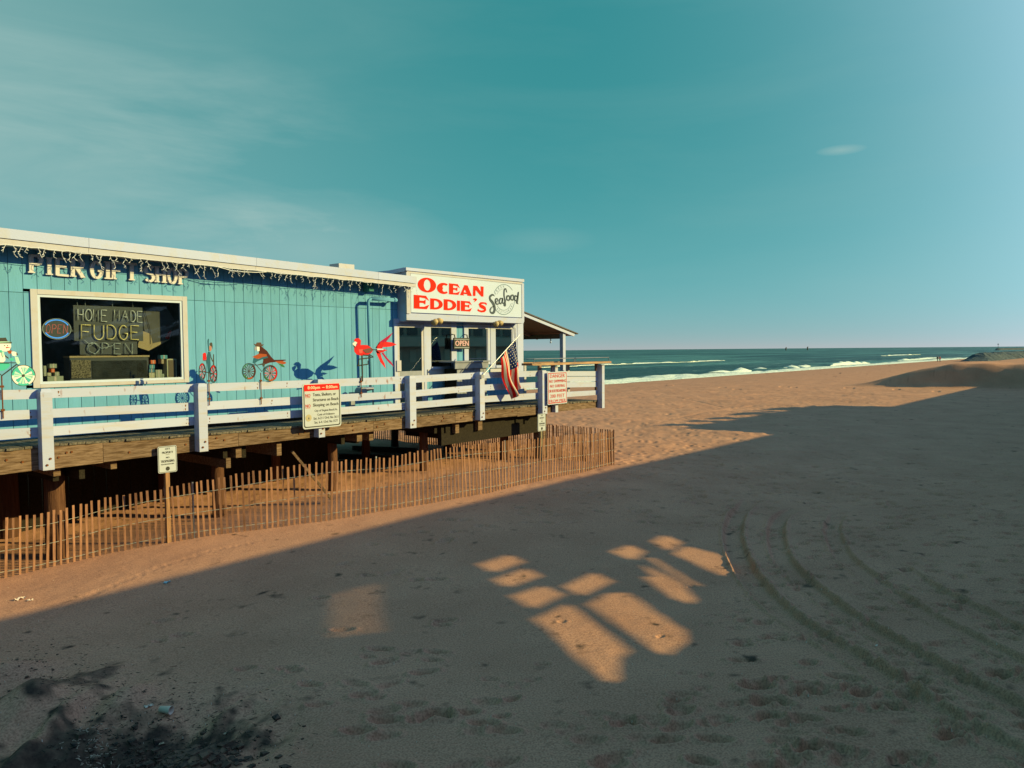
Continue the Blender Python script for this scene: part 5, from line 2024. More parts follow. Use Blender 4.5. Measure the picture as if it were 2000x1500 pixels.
# script word: Seafood
scr = [
    ([(1425, 440), (1395, 425), (1360, 455), (1365, 500), (1400, 545), (1425, 600), (1430, 660), (1405, 700), (1370, 690), (1362, 650), (1385, 615), (1420, 600)], [14, 20, 30, 38, 46, 50, 46, 34, 22, 16, 12, 8]),
    ([(1440, 545), (1470, 520), (1475, 490), (1452, 485), (1440, 515), (1450, 560), (1480, 565), (1500, 540)], [10, 12, 12, 16, 24, 22, 12, 8]),
    ([(1545, 490), (1520, 480), (1500, 515), (1510, 555), (1535, 545), (1550, 480), (1548, 540), (1565, 555), (1580, 530)], [12, 14, 24, 22, 12, 20, 22, 12, 8]),
    ([(1610, 390), (1600, 340), (1575, 350), (1572, 430), (1585, 520), (1590, 580), (1572, 590), (1572, 560), (1600, 500)], [10, 14, 20, 26, 26, 22, 14, 10, 8]),
    ([(1640, 440), (1615, 450), (1612, 490), (1635, 510), (1655, 485), (1650, 450), (1640, 440)], [14, 22, 22, 14, 20, 18, 14]),
    ([(1700, 430), (1675, 445), (1675, 490), (1697, 505), (1715, 480), (1712, 440), (1700, 430)], [14, 22, 22, 14, 20, 18, 14]),
    ([(1765, 450), (1735, 445), (1732, 500), (1752, 515), (1770, 480), (1785, 385), (1775, 500), (1762, 545), (1782, 555)], [12, 22, 24, 14, 18, 18, 26, 26, 12])]
for k, (P, W) in enumerate(scr):
    # smooth by Catmull-Rom
    pts, ws = [], []
    for i in range(len(P) - 1):
        p0, p1, p2, p3 = P[max(i - 1, 0)], P[i], P[i + 1], P[min(i + 2, len(P) - 1)]
        for q_ in range(5):
            t = q_ / 5
            pts.append(tuple(.5 * ((2 * p1[j]) + (-p0[j] + p2[j]) * t + (2 * p0[j] - 5 * p1[j] + 4 * p2[j] - p3[j]) * t * t + (-p0[j] + 3 * p1[j] - 3 * p2[j] + p3[j]) * t ** 3) for j in (0, 1)))
            ws.append(lerp(W[i], W[i + 1], t))
    pts.append(P[-1])
    ws.append(W[-1])
    Q = [spt(a, b) for a, b in pts]
    Qs = [spt(a + 9, b + 12) for a, b in pts]
    sc1 = 1 / 7.692 / 55
    part('script_letter', MB().ribbon(Q, [w * sc1 * 1.0 for w in ws], DS - .012 - .0006 * k, DS - .007), INK, sg)
    part('letter_shadow', MB().ribbon(Qs, [w * sc1 * .35 for w in ws], DS - .006 - .0002 * k, DS - .001), INK, sg)


def text_mesh(body):
    c_ = bpy.data.curves.new('txt', 'FONT')
    c_.body = body
    c_.size = 1
    c_.resolution_u = 2
    o = bpy.data.objects.new('txt', c_)
    COL.objects.link(o)
    me = bpy.data.meshes.new_from_object(o)
    bpy.data.objects.remove(o)
    bpy.data.curves.remove(c_)
    V = np.array([v.co[:] for v in me.vertices])
    F = [tuple(p.vertices) for p in me.polygons]
    bpy.data.meshes.remove(me)
    mn, mx_ = V.min(0), V.max(0)
    return V, F, mn, mx_


def put_text(name, body, x0, x1, z0, z1, y, mt, parent, bold=0.0, label=None):
    V, F, mn, mx_ = text_mesh(body)
    mb = MB()
    P = [(x0 + (v[0] - mn[0]) / (mx_[0] - mn[0]) * (x1 - x0), y, z0 + (v[1] - mn[1]) / (mx_[1] - mn[1]) * (z1 - z0)) for v in V]
    mb.add(P, F)
    if bold:
        mb.add([(a + bold, b - .0003, c_) for a, b, c_ in P], F)
    return part(name, mb, mt, parent, label=label)


# small arc words of the emblem, letter by letter
def arc_word(word, r1, r2, a0, a1, size):
    mb = MB()
    for i, ch in enumerate(word):
        a = math.radians(lerp(a0, a1, i / (len(word) - 1)))
        x, z = spt(ecx + r1 * math.cos(a), ecy - r2 * math.sin(a))
        V, F, mn, mx_ = text_mesh(ch)
        h = size
        w = h * .6
        rot = a - math.pi / 2 if a0 > a1 else a + math.pi / 2
        P = []
        for v in V:
            u = ((v[0] - mn[0]) / max(mx_[0] - mn[0], .01) - .5) * w * (.4 if ch == 'I' else 1)
            t = ((v[1] - mn[1]) / (mx_[1] - mn[1]) - .5) * h
            P.append((x + u * math.cos(rot) - t * math.sin(rot), DS - .004, z + u * math.sin(rot) + t * math.cos(rot)))
        mb.add(P, F)
    part('emblem_word', mb, EMB, sg)


arc_word('FRESH', 142, 196, 152, 92, .085)
arc_word('RESTAURANT', 140, 192, 228, 340, .075)

# OPEN board between the windows
op = thing('open_sign', 'small dark OPEN sign hanging between the restaurant windows', 'open sign', (SX(902, 17.9), 17.9, S(902, 682, 17.9)[1]))
ob = wrect(887, 917, 660, 681.5, 17.86, .05)
part('board', MB().box(*ob), BLACK, op)
put_text('lettering', 'OPEN', ob[0] + .05, ob[1] - .05, ob[4] + .1, ob[5] - .09, ob[2] - .003, mat('open_pink', (.55, .30, .36), .5), op, .012)
mb = MB()
mb.box(ob[0] + .02, ob[1] - .02, ob[2] - .003, ob[2] - .001, ob[4] + .04, ob[4] + .055)
mb.box(ob[0] + .02, ob[1] - .02, ob[2] - .003, ob[2] - .001, ob[5] - .055, ob[5] - .04)
part('border_lights', mb, NEONG, op)
for xx in (ob[0] + .06, ob[1] - .08):
    part('hook', MB().tube([(xx, 17.88, ob[5]), (xx, 17.9, ob[5] + .1), (xx + .03, DW - .05, ob[5] + .12)], .02, 6), DARKM, op)
# flood lights
for i, (px, py) in enumerate(((849, 627), (968, 631))):
    x, z = S(px, py, 17.62)
    fl = thing('flood_lamp', ('beige twin flood lamp over the first restaurant window', 'beige twin flood lamp over the rightmost restaurant window')[i], 'lamp', (x, 17.6, z), 'flood lamps under the restaurant sign')
    part('bracket', MB().tube([(x - .02, DS - .04, z + .02), (x, 17.55, z)], .03, 7), DARKM, fl)
    part('lamp_head', MB().tube([(x - .16, 17.5, z - .08), (x - .05, 17.52, z - .01), (x + .01, 17.54, z + .02)], [.10, .09, .05], 10), BULB, fl, smooth=True)
    part('lamp_head', MB().tube([(x + .19, 17.5, z - .02), (x + .09, 17.52, z + .02), (x + .02, 17.54, z + .03)], [.09, .085, .05], 10), BULB, fl, smooth=True)
mb = MB()
P = [S(a, b, DW - .09) for a, b in ((855, 632), (900, 635), (955, 636), (1000, 637.5), (1006, 641), (1007, 660))]
mb.tube([(x, DW - .09, z) for x, z in P], .014, 6)
single('wall_conduit', mb, CREAM, 'thin cream conduit running over the restaurant windows', 'conduit')
# grey order counter
oc = thing('order_counter', 'grey planked outdoor counter under the middle restaurant windows', 'counter', (SX(922, 17.35), 17.4, DECKZ))
tp = wrect(889, 954, 707.5, 719.5, 17.30, .05)
part('apron_board', MB().box(*tp), GREYP, oc)
part('top', MB().box(tp[0] - .03, tp[1] + .05, 17.26, 18.0, tp[5] + .001, tp[5] + .045), GREYP, oc)
bx = (SX(893.5, 17.36, 740), SX(951, 17.36, 740))
n = 9
for k in range(n):
    a = lerp(bx[0], bx[1], k / n)
    b = lerp(bx[0], bx[1], (k + 1) / n) - .012
    part('plank', MB().box(a, b, 17.37 + (k % 2) * .003, 17.40, DECKZ + .03, tp[4] - .002), GREYP, oc)
part('carcass', MB().box(bx[0], bx[1], 17.401, 17.95, DECKZ + .03, tp[4] - .004), DARKW, oc)

# ------------------------------------------------------------------ porch at the seaward end
por = thing('porch_roof', 'sloping brown boarded porch roof with white edge at the end of the restaurant', 'porch', (XC + 1.7, 20, DECKZ))
A = S(1023, 616, 17.9)
B = S(1121, 656, 17.9)
A2 = S(1023, 611, 17.9)
B2 = S(1126, 652.5, 17.9)
yb_ = 25.5
nP = 9
for k in range(nP):
    t0, t1 = k / nP, (k + 1) / nP
    g = .006
    xa, xb = lerp(A[0], B[0], t0) + g, lerp(A[0], B[0], t1) - g
    za, zb_ = lerp(A[1], B[1], t0), lerp(A[1], B[1], t1)
    mb = MB()
    mb.hexa([(xa, 17.96, za), (xb, 17.96, zb_), (xb, yb_, zb_), (xa, yb_, za), (xa, 17.96, za + .04), (xb, 17.96, zb_ + .04), (xb, yb_, zb_ + .04), (xa, yb_, za + .04)])
    part('soffit_board', mb, BROWNP, por)
mb = MB()
mb.hexa([(A[0], 17.90, A[1] - .02), (B[0], 17.90, B[1] - .02), (B[0], 17.955, B[1] - .02), (A[0], 17.955, A[1] - .02), (A2[0], 17.90, A2[1]), (B2[0] - .1, 17.90, B2[1]), (B2[0] - .1, 17.955, B2[1]), (A2[0], 17.955, A2[1])])
part('edge_board', mb, WHITE, por)
mb = MB()
mb.hexa([(A2[0], 17.86, A2[1] + .004), (B2[0] + .05, 17.86, B2[1] - .01), (B2[0] + .05, yb_, B2[1] - .01), (A2[0], yb_, A2[1] + .004), (A2[0], 17.86, A2[1] + .05), (B2[0] + .08, 17.86, B2[1] + .03), (B2[0] + .08, yb_, B2[1] + .03), (A2[0], yb_, A2[1] + .05)])
part('roofing', mb, mat('roof_shingle', (.10, .08, .075), .9, var=.3), por)
for yy in (19.6, 21.4, 23.3):
    part('rafter', MB().beam((A[0], yy, A[1] - .07), (B[0] - .2, yy, B[1] - .07), .06, .12), BROWNP, por)
xe_ = SX(1100.5, 17.96, 680)
part('eave_beam', MB().box(xe_ + .02, xe_ + .13, 18.1, yb_, lerp(A[1], B[1], (xe_ - A[0]) / (B[0] - A[0])) - .26, lerp(A[1], B[1], (xe_ - A[0]) / (B[0] - A[0])) - .06), BROWNP, por)
zt_ = lerp(A[1], B[1], (xe_ - A[0]) / (B[0] - A[0])) - .05
part('post', MB().box(xe_, xe_ + .17, 17.98, 18.14, DECKZ, zt_), WHITE, por)
part('post', MB().box(xe_, xe_ + .15, 24.9, 25.05, DECKZ, zt_), BROWNP, por)
x, z = S(1042, 633, 19.2)
fl = thing('floodlight', 'small black floodlight fixed under the brown porch roof', 'lamp', (x, 19.2, z))
part('case', MB().box(x - .1, x + .12, 19.15, 19.3, z - .06, z + .06), BLACK, fl)
part('bulb', MB().tube([(x + .02, 19.2, z - .12), (x + .02, 19.2, z - .05)], [.04, .03], 8), SIGNW, fl)
# hanging bulbs
wp_ = [(x, 19.5, z) for x, z in (S(1021, 664, 19.5), S(1040, 655, 19.5), S(1060, 661, 19.5), S(1078, 660, 19.5), S(1095, 659, 19.5))]
hb_ = thing('bulb_string', 'dark cable with hanging bulbs strung under the porch roof', 'string lights', tuple(wp_[2]))
part('cable', MB().tube(wp_, .010, 5), BLACK, hb_)
for (px, py) in ((1075.5, 667), (1081, 655), (1046, 641)):
    x, z = S(px, py, 19.5)
    bb = part('socket', MB().tube([(x, 19.5, z + .12), (x, 19.5, z + .02)], .022, 7), BLACK, hb_)
    part('bulb', MB().tube([(x, 19.5, z + .02), (x, 19.5, z - .03), (x, 19.5, z - .08)], [.02, .042, .015], 8), SIGNW, bb, smooth=True)
# bar counter at the end railing
bar = thing('bar_counter', 'brown live edge plank bar counter with thin metal rails over the end railing', 'counter', (XE - 1, DR + .1, DECKZ))
cz0 = (S(1060, 711.5, 16.3)[1] + S(1190, 711, 16.3)[1]) / 2
cx0, cx1 = SX(1043, 16.3, 710), SX(1196, 16.3, 708)
PL = mat('live_edge_wood', (.36, .19, .10), .6, .3, vscale=2, vstretch=(.8, 8, 8), col2=(.17, .085, .05), ramp=(.35, .6))
rr_ = random.Random(2)
n = 12
P = []
for k in range(n + 1):
    x = lerp(cx0, cx1, k / n)
    yf = 16.22 + rr_.uniform(-.03, .03) + (.12 if k in (0, n) else 0)
    P += [(x, yf, cz0), (x, 16.85, cz0), (x, 16.85, cz0 + .075), (x, yf + .015, cz0 + .075)]
F = []
for k in range(n):
    for a in range(4):
        F.append((k * 4 + a, (k + 1) * 4 + a, (k + 1) * 4 + (a + 1) % 4, k * 4 + (a + 1) % 4))
F += [(0, 1, 2, 3), tuple(n * 4 + i for i in (3, 2, 1, 0))]
part('plank_top', MB().add(P, F), PL, bar)
c2a, c2b = SX(1018, 18.3, 708), SX(1050, 18.3, 708)
z2 = S(1030, 711, 18.3)[1]
part('plank_top', MB().box(c2a, c2b + 1.5, 18.3, 18.65, z2, z2 + .06), PL, bar)
for (px, d) in ((1026, 18.4), (1056, 17.3), (1082, 16.8), (1111, 16.8), (1167, 16.8)):
    x = SX(px, d, 720)
    part('support_post', MB().box(x - .06, x + .06, d, d + .1, DECKZ, cz0 - .003 if d < 18 else z2 - .003), CREAM if px in (1026, 1111) else BROWNP, bar)
for (a, b) in ((1043, 1121), (1124, 1189)):
    x0, x1 = SX(a, 16.35, 700), SX(b, 16.35, 700)
    mb = MB()
    zc_ = cz0 + .075
    hz_ = .15
    mb.tube([(x0, 16.35, zc_), (x0, 16.35, zc_ + hz_), (x1, 16.35, zc_ + hz_), (x1, 16.35, zc_)], .013, 6)
    mb.tube([(x0, 16.35, zc_ + hz_), (x0, 16.75, zc_ + hz_), (x1, 16.75, zc_ + hz_), (x1, 16.35, zc_ + hz_)], .010, 6)
    part('metal_rail', mb, METAL, bar)

# ------------------------------------------------------------------ signs
def sign_panel(root, X0, X1, y, Z0, Z1, r, face, border, seg=5, t=.012):
    def rr(x0, x1, z0, z1, rad):
        out = []
        for (cx_, cz_, a0) in ((x1 - rad, z1 - rad, 0), (x0 + rad, z1 - rad, 90), (x0 + rad, z0 + rad, 180), (x1 - rad, z0 + rad, 270)):
            for k in range(seg + 1):
                a = math.radians(a0 + 90 * k / seg)
                out.append((cx_ + rad * math.cos(a), cz_ + rad * math.sin(a)))
        return out
    part('panel', MB().prism(rr(X0, X1, Z0, Z1, r), y, y + t), face, root)
    if border is not None:
        m1 = (X1 - X0) * .028
        m2 = (X1 - X0) * .05
        part('border', MB().ring(rr(X0 + m1, X1 - m1, Z0 + m1, Z1 - m1, r * .8), rr(X0 + m2, X1 - m2, Z0 + m2, Z1 - m2, r * .65), y - .003, y - .0005), border, root)


DT = 16.33
q = [S(591, 750, DT), S(666, 746.5, DT), S(591, 840, DT), S(666, 831, DT)]
X0, X1 = (q[0][0] + q[2][0]) / 2, (q[1][0] + q[3][0]) / 2
Z1, Z0 = (q[0][1] + q[1][1]) / 2, (q[2][1] + q[3][1]) / 2
print('tent sign', X1 - X0, Z1 - Z0)
ts = thing('beach_rules_sign', 'white beach rules sign with red 8:00pm header fixed on a railing post', 'sign', ((X0 + X1) / 2, DT, Z0))
sign_panel(ts, X0, X1, DT, Z0, Z1, .07, SIGNCR, BLACK)
W_, H_ = X1 - X0, Z1 - Z0


def U(u):
    return X0 + u * W_


def V_(v):
    return Z1 - v * H_


part('red_header', MB().box(U(.045), U(.955), DT - .006, DT - .003, V_(.165), V_(.022)), REDP, ts)
T = [('8:00pm', .13, .44, .055, .145, BOXT), ('-', .50, .56, .092, .102, BOXT), ('8:00am', .60, .90, .055, .125, BOXT),
     ('NO', .07, .195, .225, .295, REDTX), ('Tents, Shelters, or', .26, .86, .215, .295, BLACK), ('Structures on Beach', .26, .925, .33, .40, BLACK),
     ('NO', .07, .195, .455, .525, REDTX), ('Sleeping on Beach', .26, .925, .445, .535, BLACK),
     ('City of Virginia Beach,Va.', .30, .90, .585, .645, BLACK), ('Code of Ordinance', .37, .82, .675, .72, BLACK),
     ('Sec. 6-21 / Ord. No 3611', .27, .92, .75, .805, BLACK), ('Sec. 6-4 / Ord. No 1577', .29, .90, .84, .895, BLACK)]
for (s_, u0, u1, v0, v1, mt) in T:
    put_text('lettering', s_, U(u0), U(u1), V_(v1), V_(v0), DT - .0085 if v1 < .16 else DT - .003, mt, ts, .006 if v1 < .54 else .003)
for v in (.312, .54):
    part('underline', MB().box(U(.07), U(.195), DT - .003, DT - .001, V_(v), V_(v - .008)), REDTX, ts)
se = [(U(.145) + .075 * W_ * math.cos(a), V_(.755) + .075 * W_ * math.sin(a)) for a in np.linspace(0, 2 * math.pi, 24, endpoint=False)]
sl_ = part('seal', MB().prism(se, DT - .004, DT - .0005), SEAL, ts)
part('seal_figure', MB().prism([(U(.13), V_(.785)), (U(.165), V_(.785)), (U(.15), V_(.725))], DT - .006, DT - .0045), INK, sl_)

# danger sign
DD = 16.30
X0, X1 = SX(1069.5, DD, 757), SX(1107.5, DD, 757)
Z1, Z0 = (S(1070, 727.5, DD)[1] + S(1107, 725, DD)[1]) / 2, (S(1070, 791, DD)[1] + S(1107, 787, DD)[1]) / 2
W_, H_ = X1 - X0, Z1 - Z0
ds = thing('danger_sign', 'white danger sign with red lettering about swimming near the pier end', 'sign', ((X0 + X1) / 2, DD, Z0))
sign_panel(ds, X0, X1, DD, Z0, Z1, .03, mat('danger_face', (.38, .41, .55), .6), REDTX)
rows = [('DANGER', .12, .88, .07, .18), ('NO SWIMMING', .08, .94, .24, .33), ('NO SURFING', .12, .88, .39, .48), ('OR BODYBOARDING', .06, .94, .54, .63), ('200 FEET', .12, .86, .69, .80), ('FROM PIER', .07, .92, .85, .95)]
for (s_, u0, u1, v0, v1) in rows:
    put_text('lettering', s_, U(u0), U(u1), V_(v1), V_(v0), DD - .004, REDTX, ds, .007)


def city_sign(label, px0, px1, pyt, pyb, post_py, y, post_mat, withpost=True):
    X0, X1 = SX(px0, y, (pyt + pyb) / 2), SX(px1, y, (pyt + pyb) / 2)
    xm = (px0 + px1) / 2
    Z1, Z0 = S(xm, pyt, y)[1], S(xm, pyb, y)[1]
    W_, H_ = X1 - X0, Z1 - Z0
    xc = (X0 + X1) / 2
    gz = G0(xc, y + .05)
    cs_ = thing('no_trespassing_sign', label, 'sign', (xc, y, gz), 'city property no trespassing signs')
    sign_panel(cs_, X0, X1, y, Z0, Z1, .035, SIGNCR, BLACK)
    for (s_, u0, u1, v0, v1) in (('CITY', .38, .64, .07, .14), ('PROPERTY', .22, .80, .20, .28), ('NO', .42, .60, .40, .46), ('TRESPASSING', .14, .86, .52, .61), ('VIOLATORS PROSECUTED', .15, .84, .66, .70)):
        put_text('lettering', s_, X0 + u0 * W_, X0 + u1 * W_, Z1 - v1 * H_, Z1 - v0 * H_, y - .003, BLACK, cs_, .004)
    part('underline', MB().box(X0 + .4 * W_, X0 + .62 * W_, y - .003, y - .001, Z1 - .33 * H_, Z1 - .32 * H_), BLACK, cs_)
    se = [(xc + .11 * W_ * math.cos(a), Z1 - .85 * H_ + .11 * W_ * math.sin(a)) for a in np.linspace(0, 2 * math.pi, 18, endpoint=False)]
    part('seal', MB().prism(se, y - .003, y - .0005), DARKM, cs_)
    part('post', MB().box(xc - .045, xc + .045, y + .014, y + .10, gz - .5, Z1 - .1), post_mat, cs_)


# ------------------------------------------------------------------ snow fences
def fence_point(px, py):
    return GP(px, py)


fpts = [GP(*p) for p in ((-160, 1175), (0, 1131), (90, 1110), (205, 1082), (320, 1062), (410, 1046), (530, 1030), (640, 1017), (760, 996), (850, 981), (947, 963), (1060, 938), (1130, 924), (1199, 910))]
ftop = [(-160, 1080), (0, 1013), (90, 1002), (205, 973), (320, 955), (410, 938), (530, 914), (640, 902), (760, 892), (850, 877), (947, 866), (1060, 856), (1130, 848), (1199, 842)]
fh = []
for (x, y, z), (px, py) in zip(fpts, ftop):
    r = ray(px, py)
    dist = math.hypot(x, y) / math.hypot(r.x, r.y)
    fh.append(EYE + r.z * dist - z)
print('fence pts', [(round(a, 1), round(b, 1), round(c_, 2)) for a, b, c_ in fpts])
print('fence h', [round(h, 2) for h in fh])
fh = [min(1.45, max(.95, h)) for h in fh]


def resample(P, H, step):
    D = [0]
    for a, b in zip(P[:-1], P[1:]):
        D.append(D[-1] + math.hypot(b[0] - a[0], b[1] - a[1]))
    n = int(D[-1] / step)
    out = []
    for k in range(n + 1):
        s_ = D[-1] * k / n
        out.append((float(np.interp(s_, D, [p[0] for p in P])), float(np.interp(s_, D, [p[1] for p in P])), float(np.interp(s_, D, H)), s_))
    return out


slat_me = []
for k in range(6):
    w = .021 + .002 * (k % 3)
    mb = MB()
    mb.hexa([(-w, -.006, -.35), (w, -.006, -.35), (w, .006, -.35), (-w, .006, -.35), (-w * (1 - .08 * k / 5), -.006, 1), (w, -.006, 1), (w, .006, 1), (-w * (1 - .08 * k / 5), .006, 1)])
    me = mb.mesh('slat', SLATW)
    slat_me.append(me)


def build_fence(name, label, P, H, step, seed, posts_every=4.2):
    r_ = random.Random(seed)
    pts = resample(P, H, step)
    bx_, by_ = pts[0][0], pts[0][1]
    root = thing(name, label, 'fence', (bx_, by_, G0(bx_, by_)))
    og = root.location.copy()
    wires = {.15: [], .5: [], .85: []}
    nxt = 1.5
    for i, (x, y, h, s_) in enumerate(pts):
        z = G0(x, y)
        a = pts[max(i - 1, 0)]
        b = pts[min(i + 1, len(pts) - 1)]
        yaw = math.atan2(b[1] - a[1], b[0] - a[0])
        o = bpy.data.objects.new('slat', slat_me[r_.randrange(6)])
        COL.objects.link(o)
        o.parent = root
        lean = .035 * math.sin(s_ * .9) + r_.gauss(0, .010)
        o.location = (x - og.x, y - og.y, z - og.z)
        o.rotation_euler = (r_.gauss(0, .02), lean, yaw + r_.gauss(0, .12))
        o.scale = (1, 1, h + r_.uniform(-.02, .025))
        for k_ in wires:
            wires[k_].append((x + math.sin(lean) * k_ * h, y - .012 + .02 * (i % 2), z + k_ * h - .05 * h + .02 * math.sin(s_ * 1.7)))
    for k_ in wires:
        part('wire', MB().tube(wires[k_], .0055, 4), WIRE, root)
    s_ = .9
    k = 0
    while s_ < pts[-1][3]:
        j = min(range(len(pts)), key=lambda q_: abs(pts[q_][3] - s_))
        x, y, h, _ = pts[j]
        z = G0(x, y)
        part('stake', MB().beam((x + .05, y + .035, z - .3), (x + .05 + r_.uniform(-.05, .05), y + .03, z + h * 1.02), .03, .03), METAL, root)
        s_ += posts_every
        k += 1
    return root


build_fence('snow_fence', 'brown wooden slat snow fence running along the near side of the pier', fpts, fh, .122, 1)
corner = fpts[-1]
back = [(corner[0], corner[1], 0), (22.3, 17.5, 0), (22.6, 20.5, 0), (22.2, 25.5, 0), (21.5, 31, 0)]
build_fence('snow_fence', 'wooden slat snow fence running seaward across the beach at the pier end', back, [1.2, 1.2, 1.2, 1.15, 1.15], .12, 2)

# signs on posts in the sand
gx = GP(326, 1060)
city_sign('city property no trespassing sign on a wooden post in the slat fence', 308.5, 345.5, 871, 923, 0, gx[1] - .08, mat('sign_post_wood', (.33, .17, .10), .85, var=.4, vscale=6, vstretch=(4, 4, .6)))
city_sign('city property no trespassing sign under the danger sign at the pier end', 1050.5, 1066, 808, 842, 0, 16.2, mat('sign_post_grey', (.22, .18, .13), .85, var=.3))

# ------------------------------------------------------------------ metal wind spinners on the railing
DSP = 16.58


def cpx(a, b):           # crop used when measuring cyclist and parrot
    return 375 + a / 9.09, 650 + b / 9.09


def fpx(a, b):           # flamingo crop
    return 660 + a / 5.357, 540 + b / 5.357


def spx(a, b):           # snowman crop
    return a / 9.375, 630 + b / 9.375


def flat(root, name, L, conv, mt, k=0, th=.006, label=None):
    P = [S(*conv(*p), DSP) for p in L]
    part(name, MB().prism(P, DSP - .004 * k, DSP - .004 * k + th if k == 0 else DSP - .004 * k + .0035), mt, root, label=label)


def wheel(root, conv, cx_, cy_, rxx, ryy, cols, spokes, k=0, full=False, hubm=None):
    n = 36
    C0 = S(*conv(cx_, cy_), DSP)

    def e_(s_, a):
        return S(*conv(cx_ + rxx * s_ * math.cos(a), cy_ - ryy * s_ * math.sin(a)), DSP)
    root_w = part('wheel', MB().ring([e_(1, 2 * math.pi * i / n) for i in range(n)], [e_(.95, 2 * math.pi * i / n) for i in range(n)], DSP - .012 - .006 * k, DSP + .004), DARKM, root)
    nc = len(cols)
    for c_ in range(nc):
        P = [2 * math.pi * (c_ + i / 6) / nc for i in range(7)]
        mb = MB()
        o_ = [e_(.95, a) for a in P]
        i_ = [e_(.78, a) for a in P]
        mb.prism(o_ + i_[::-1], DSP - .009 - .006 * k, DSP)
        part('rim_segment', mb, cols[c_], root_w)
    for s_ in range(spokes):
        a = 2 * math.pi * s_ / spokes
        w = math.pi / spokes * (.55 if not full else .97)
        mb = MB()
        mb.prism([e_(.10, a - w), e_(.79, a - w * .75), e_(.79, a + w * .75), e_(.10, a + w)], DSP - .006 - .006 * k - (.001 if s_ % 2 else 0), DSP - .002)
        cc = cols[int(s_ / spokes * nc) % nc] if hubm is None else hubm[s_ % len(hubm)]
        part('spoke', mb, cc, root_w)
    part('hub', MB().prism([e_(.13, 2 * math.pi * i / 10) for i in range(10)], DSP - .016 - .006 * k, DSP), DARKM, root_w)


def stake(root, px, y0, y1, label=None):
    A = S(px, y0, DSP)
    B = S(px, y1, DSP)
    part('stake', MB().tube([(A[0], DSP + .01, A[1]), (A[0], DSP + .01, B[1])], .012, 6), RUST, root)
    for yy in (.25, .8):
        z = lerp(A[1], B[1], yy)
        part('strap', MB().box(A[0] - .03, A[0] + .03, DSP - .006, DSP + .03, z - .02, z + .02), RUST, root)


# snowman cyclist (left edge)
sm = thing('wind_spinner', 'metal garden spinner of a snowman in a black hat riding a teal wheeled bicycle', 'wind spinner', (S(3, 760, DSP)[0], DSP, S(3, 760, DSP)[1]), 'garden wind spinners on the railing')
SNW = SNOWP
flat(sm, 'hat', [(-70, 285), (105, 275), (140, 340), (215, 355), (215, 382), (-150, 382), (-150, 350), (-70, 345)], spx, BLACK, 1)
flat(sm, 'hat_band', [(-75, 348), (150, 348), (205, 358), (-140, 370)], spx, MINT, 2)
flat(sm, 'head', [(-130, 384), (200, 384), (205, 440), (180, 500), (120, 530), (20, 525), (-80, 520), (-140, 450)], spx, SNW, 0)
flat(sm, 'nose', [(110, 445), (200, 458), (110, 470)], spx, REDTX, 1)
flat(sm, 'eye', [(75, 415), (95, 415), (95, 432), (75, 432)], spx, BLACK, 1)
flat(sm, 'eye', [(130, 415), (148, 415), (148, 432), (130, 432)], spx, BLACK, 1)
flat(sm, 'body', [(-140, 530), (40, 540), (90, 600), (100, 690), (60, 730), (-160, 730), (-200, 620)], spx, SNW, 0)
flat(sm, 'scarf', [(-140, 500), (30, 505), (60, 545), (-100, 555)], spx, TEALP, 2)
flat(sm, 'scarf_tail', [(30, 530), (75, 545), (60, 640), (35, 600)], spx, MINT, 3)
flat(sm, 'glove', [(130, 515), (220, 510), (205, 565), (160, 575)], spx, ORANGE, 1)
flat(sm, 'flower', [(205, 535), (255, 530), (300, 545), (320, 595), (270, 615), (220, 600)], spx, SNW, 2)
flat(sm, 'flower_leaf', [(300, 545), (325, 580), (318, 600), (298, 590)], spx, BLACK, 3)
flat(sm, 'arm', [(85, 590), (160, 645), (150, 665), (95, 625)], spx, DARKM, 1)
flat(sm, 'sleeve', [(165, 665), (230, 635), (265, 690), (215, 705), (180, 690)], spx, TEALP, 1)
flat(sm, 'mist_puff', [(270, 620), (330, 630), (370, 740), (330, 765), (290, 720)], spx, MINT, 0)
flat(sm, 'saddle_blanket', [(-160, 735), (150, 740), (190, 775), (150, 830), (60, 880), (-60, 885), (-160, 800)], spx, TEALP, 1)
fb = [S(*spx(a, b), DSP) for a, b in ((-100, 880), (30, 970), (300, 765), (330, 785))]
part('bicycle_frame', MB().tube([(x, DSP - .02, z) for x, z in fb], .012, 6).tube([(S(*spx(-60, 735), DSP)[0], DSP - .02, S(*spx(-60, 735), DSP)[1]), (S(*spx(290, 738), DSP)[0], DSP - .02, S(*spx(290, 738), DSP)[1])], .008, 6), DARKM, sm)
wheel(sm, spx, 425, 970, 222, 195, [TEALP, SNOWP, TEALP, SNOWP, TEALP, SNOWP], 16, 0, True, [MINT, SNOWP, TEALP, MINT])
wheel(sm, spx, -420, 970, 222, 195, [TEALP, SNOWP, TEALP, SNOWP, TEALP, SNOWP], 16, 0, True, [MINT, SNOWP, TEALP, MINT])
stake(sm, 3.5, 734, 818)
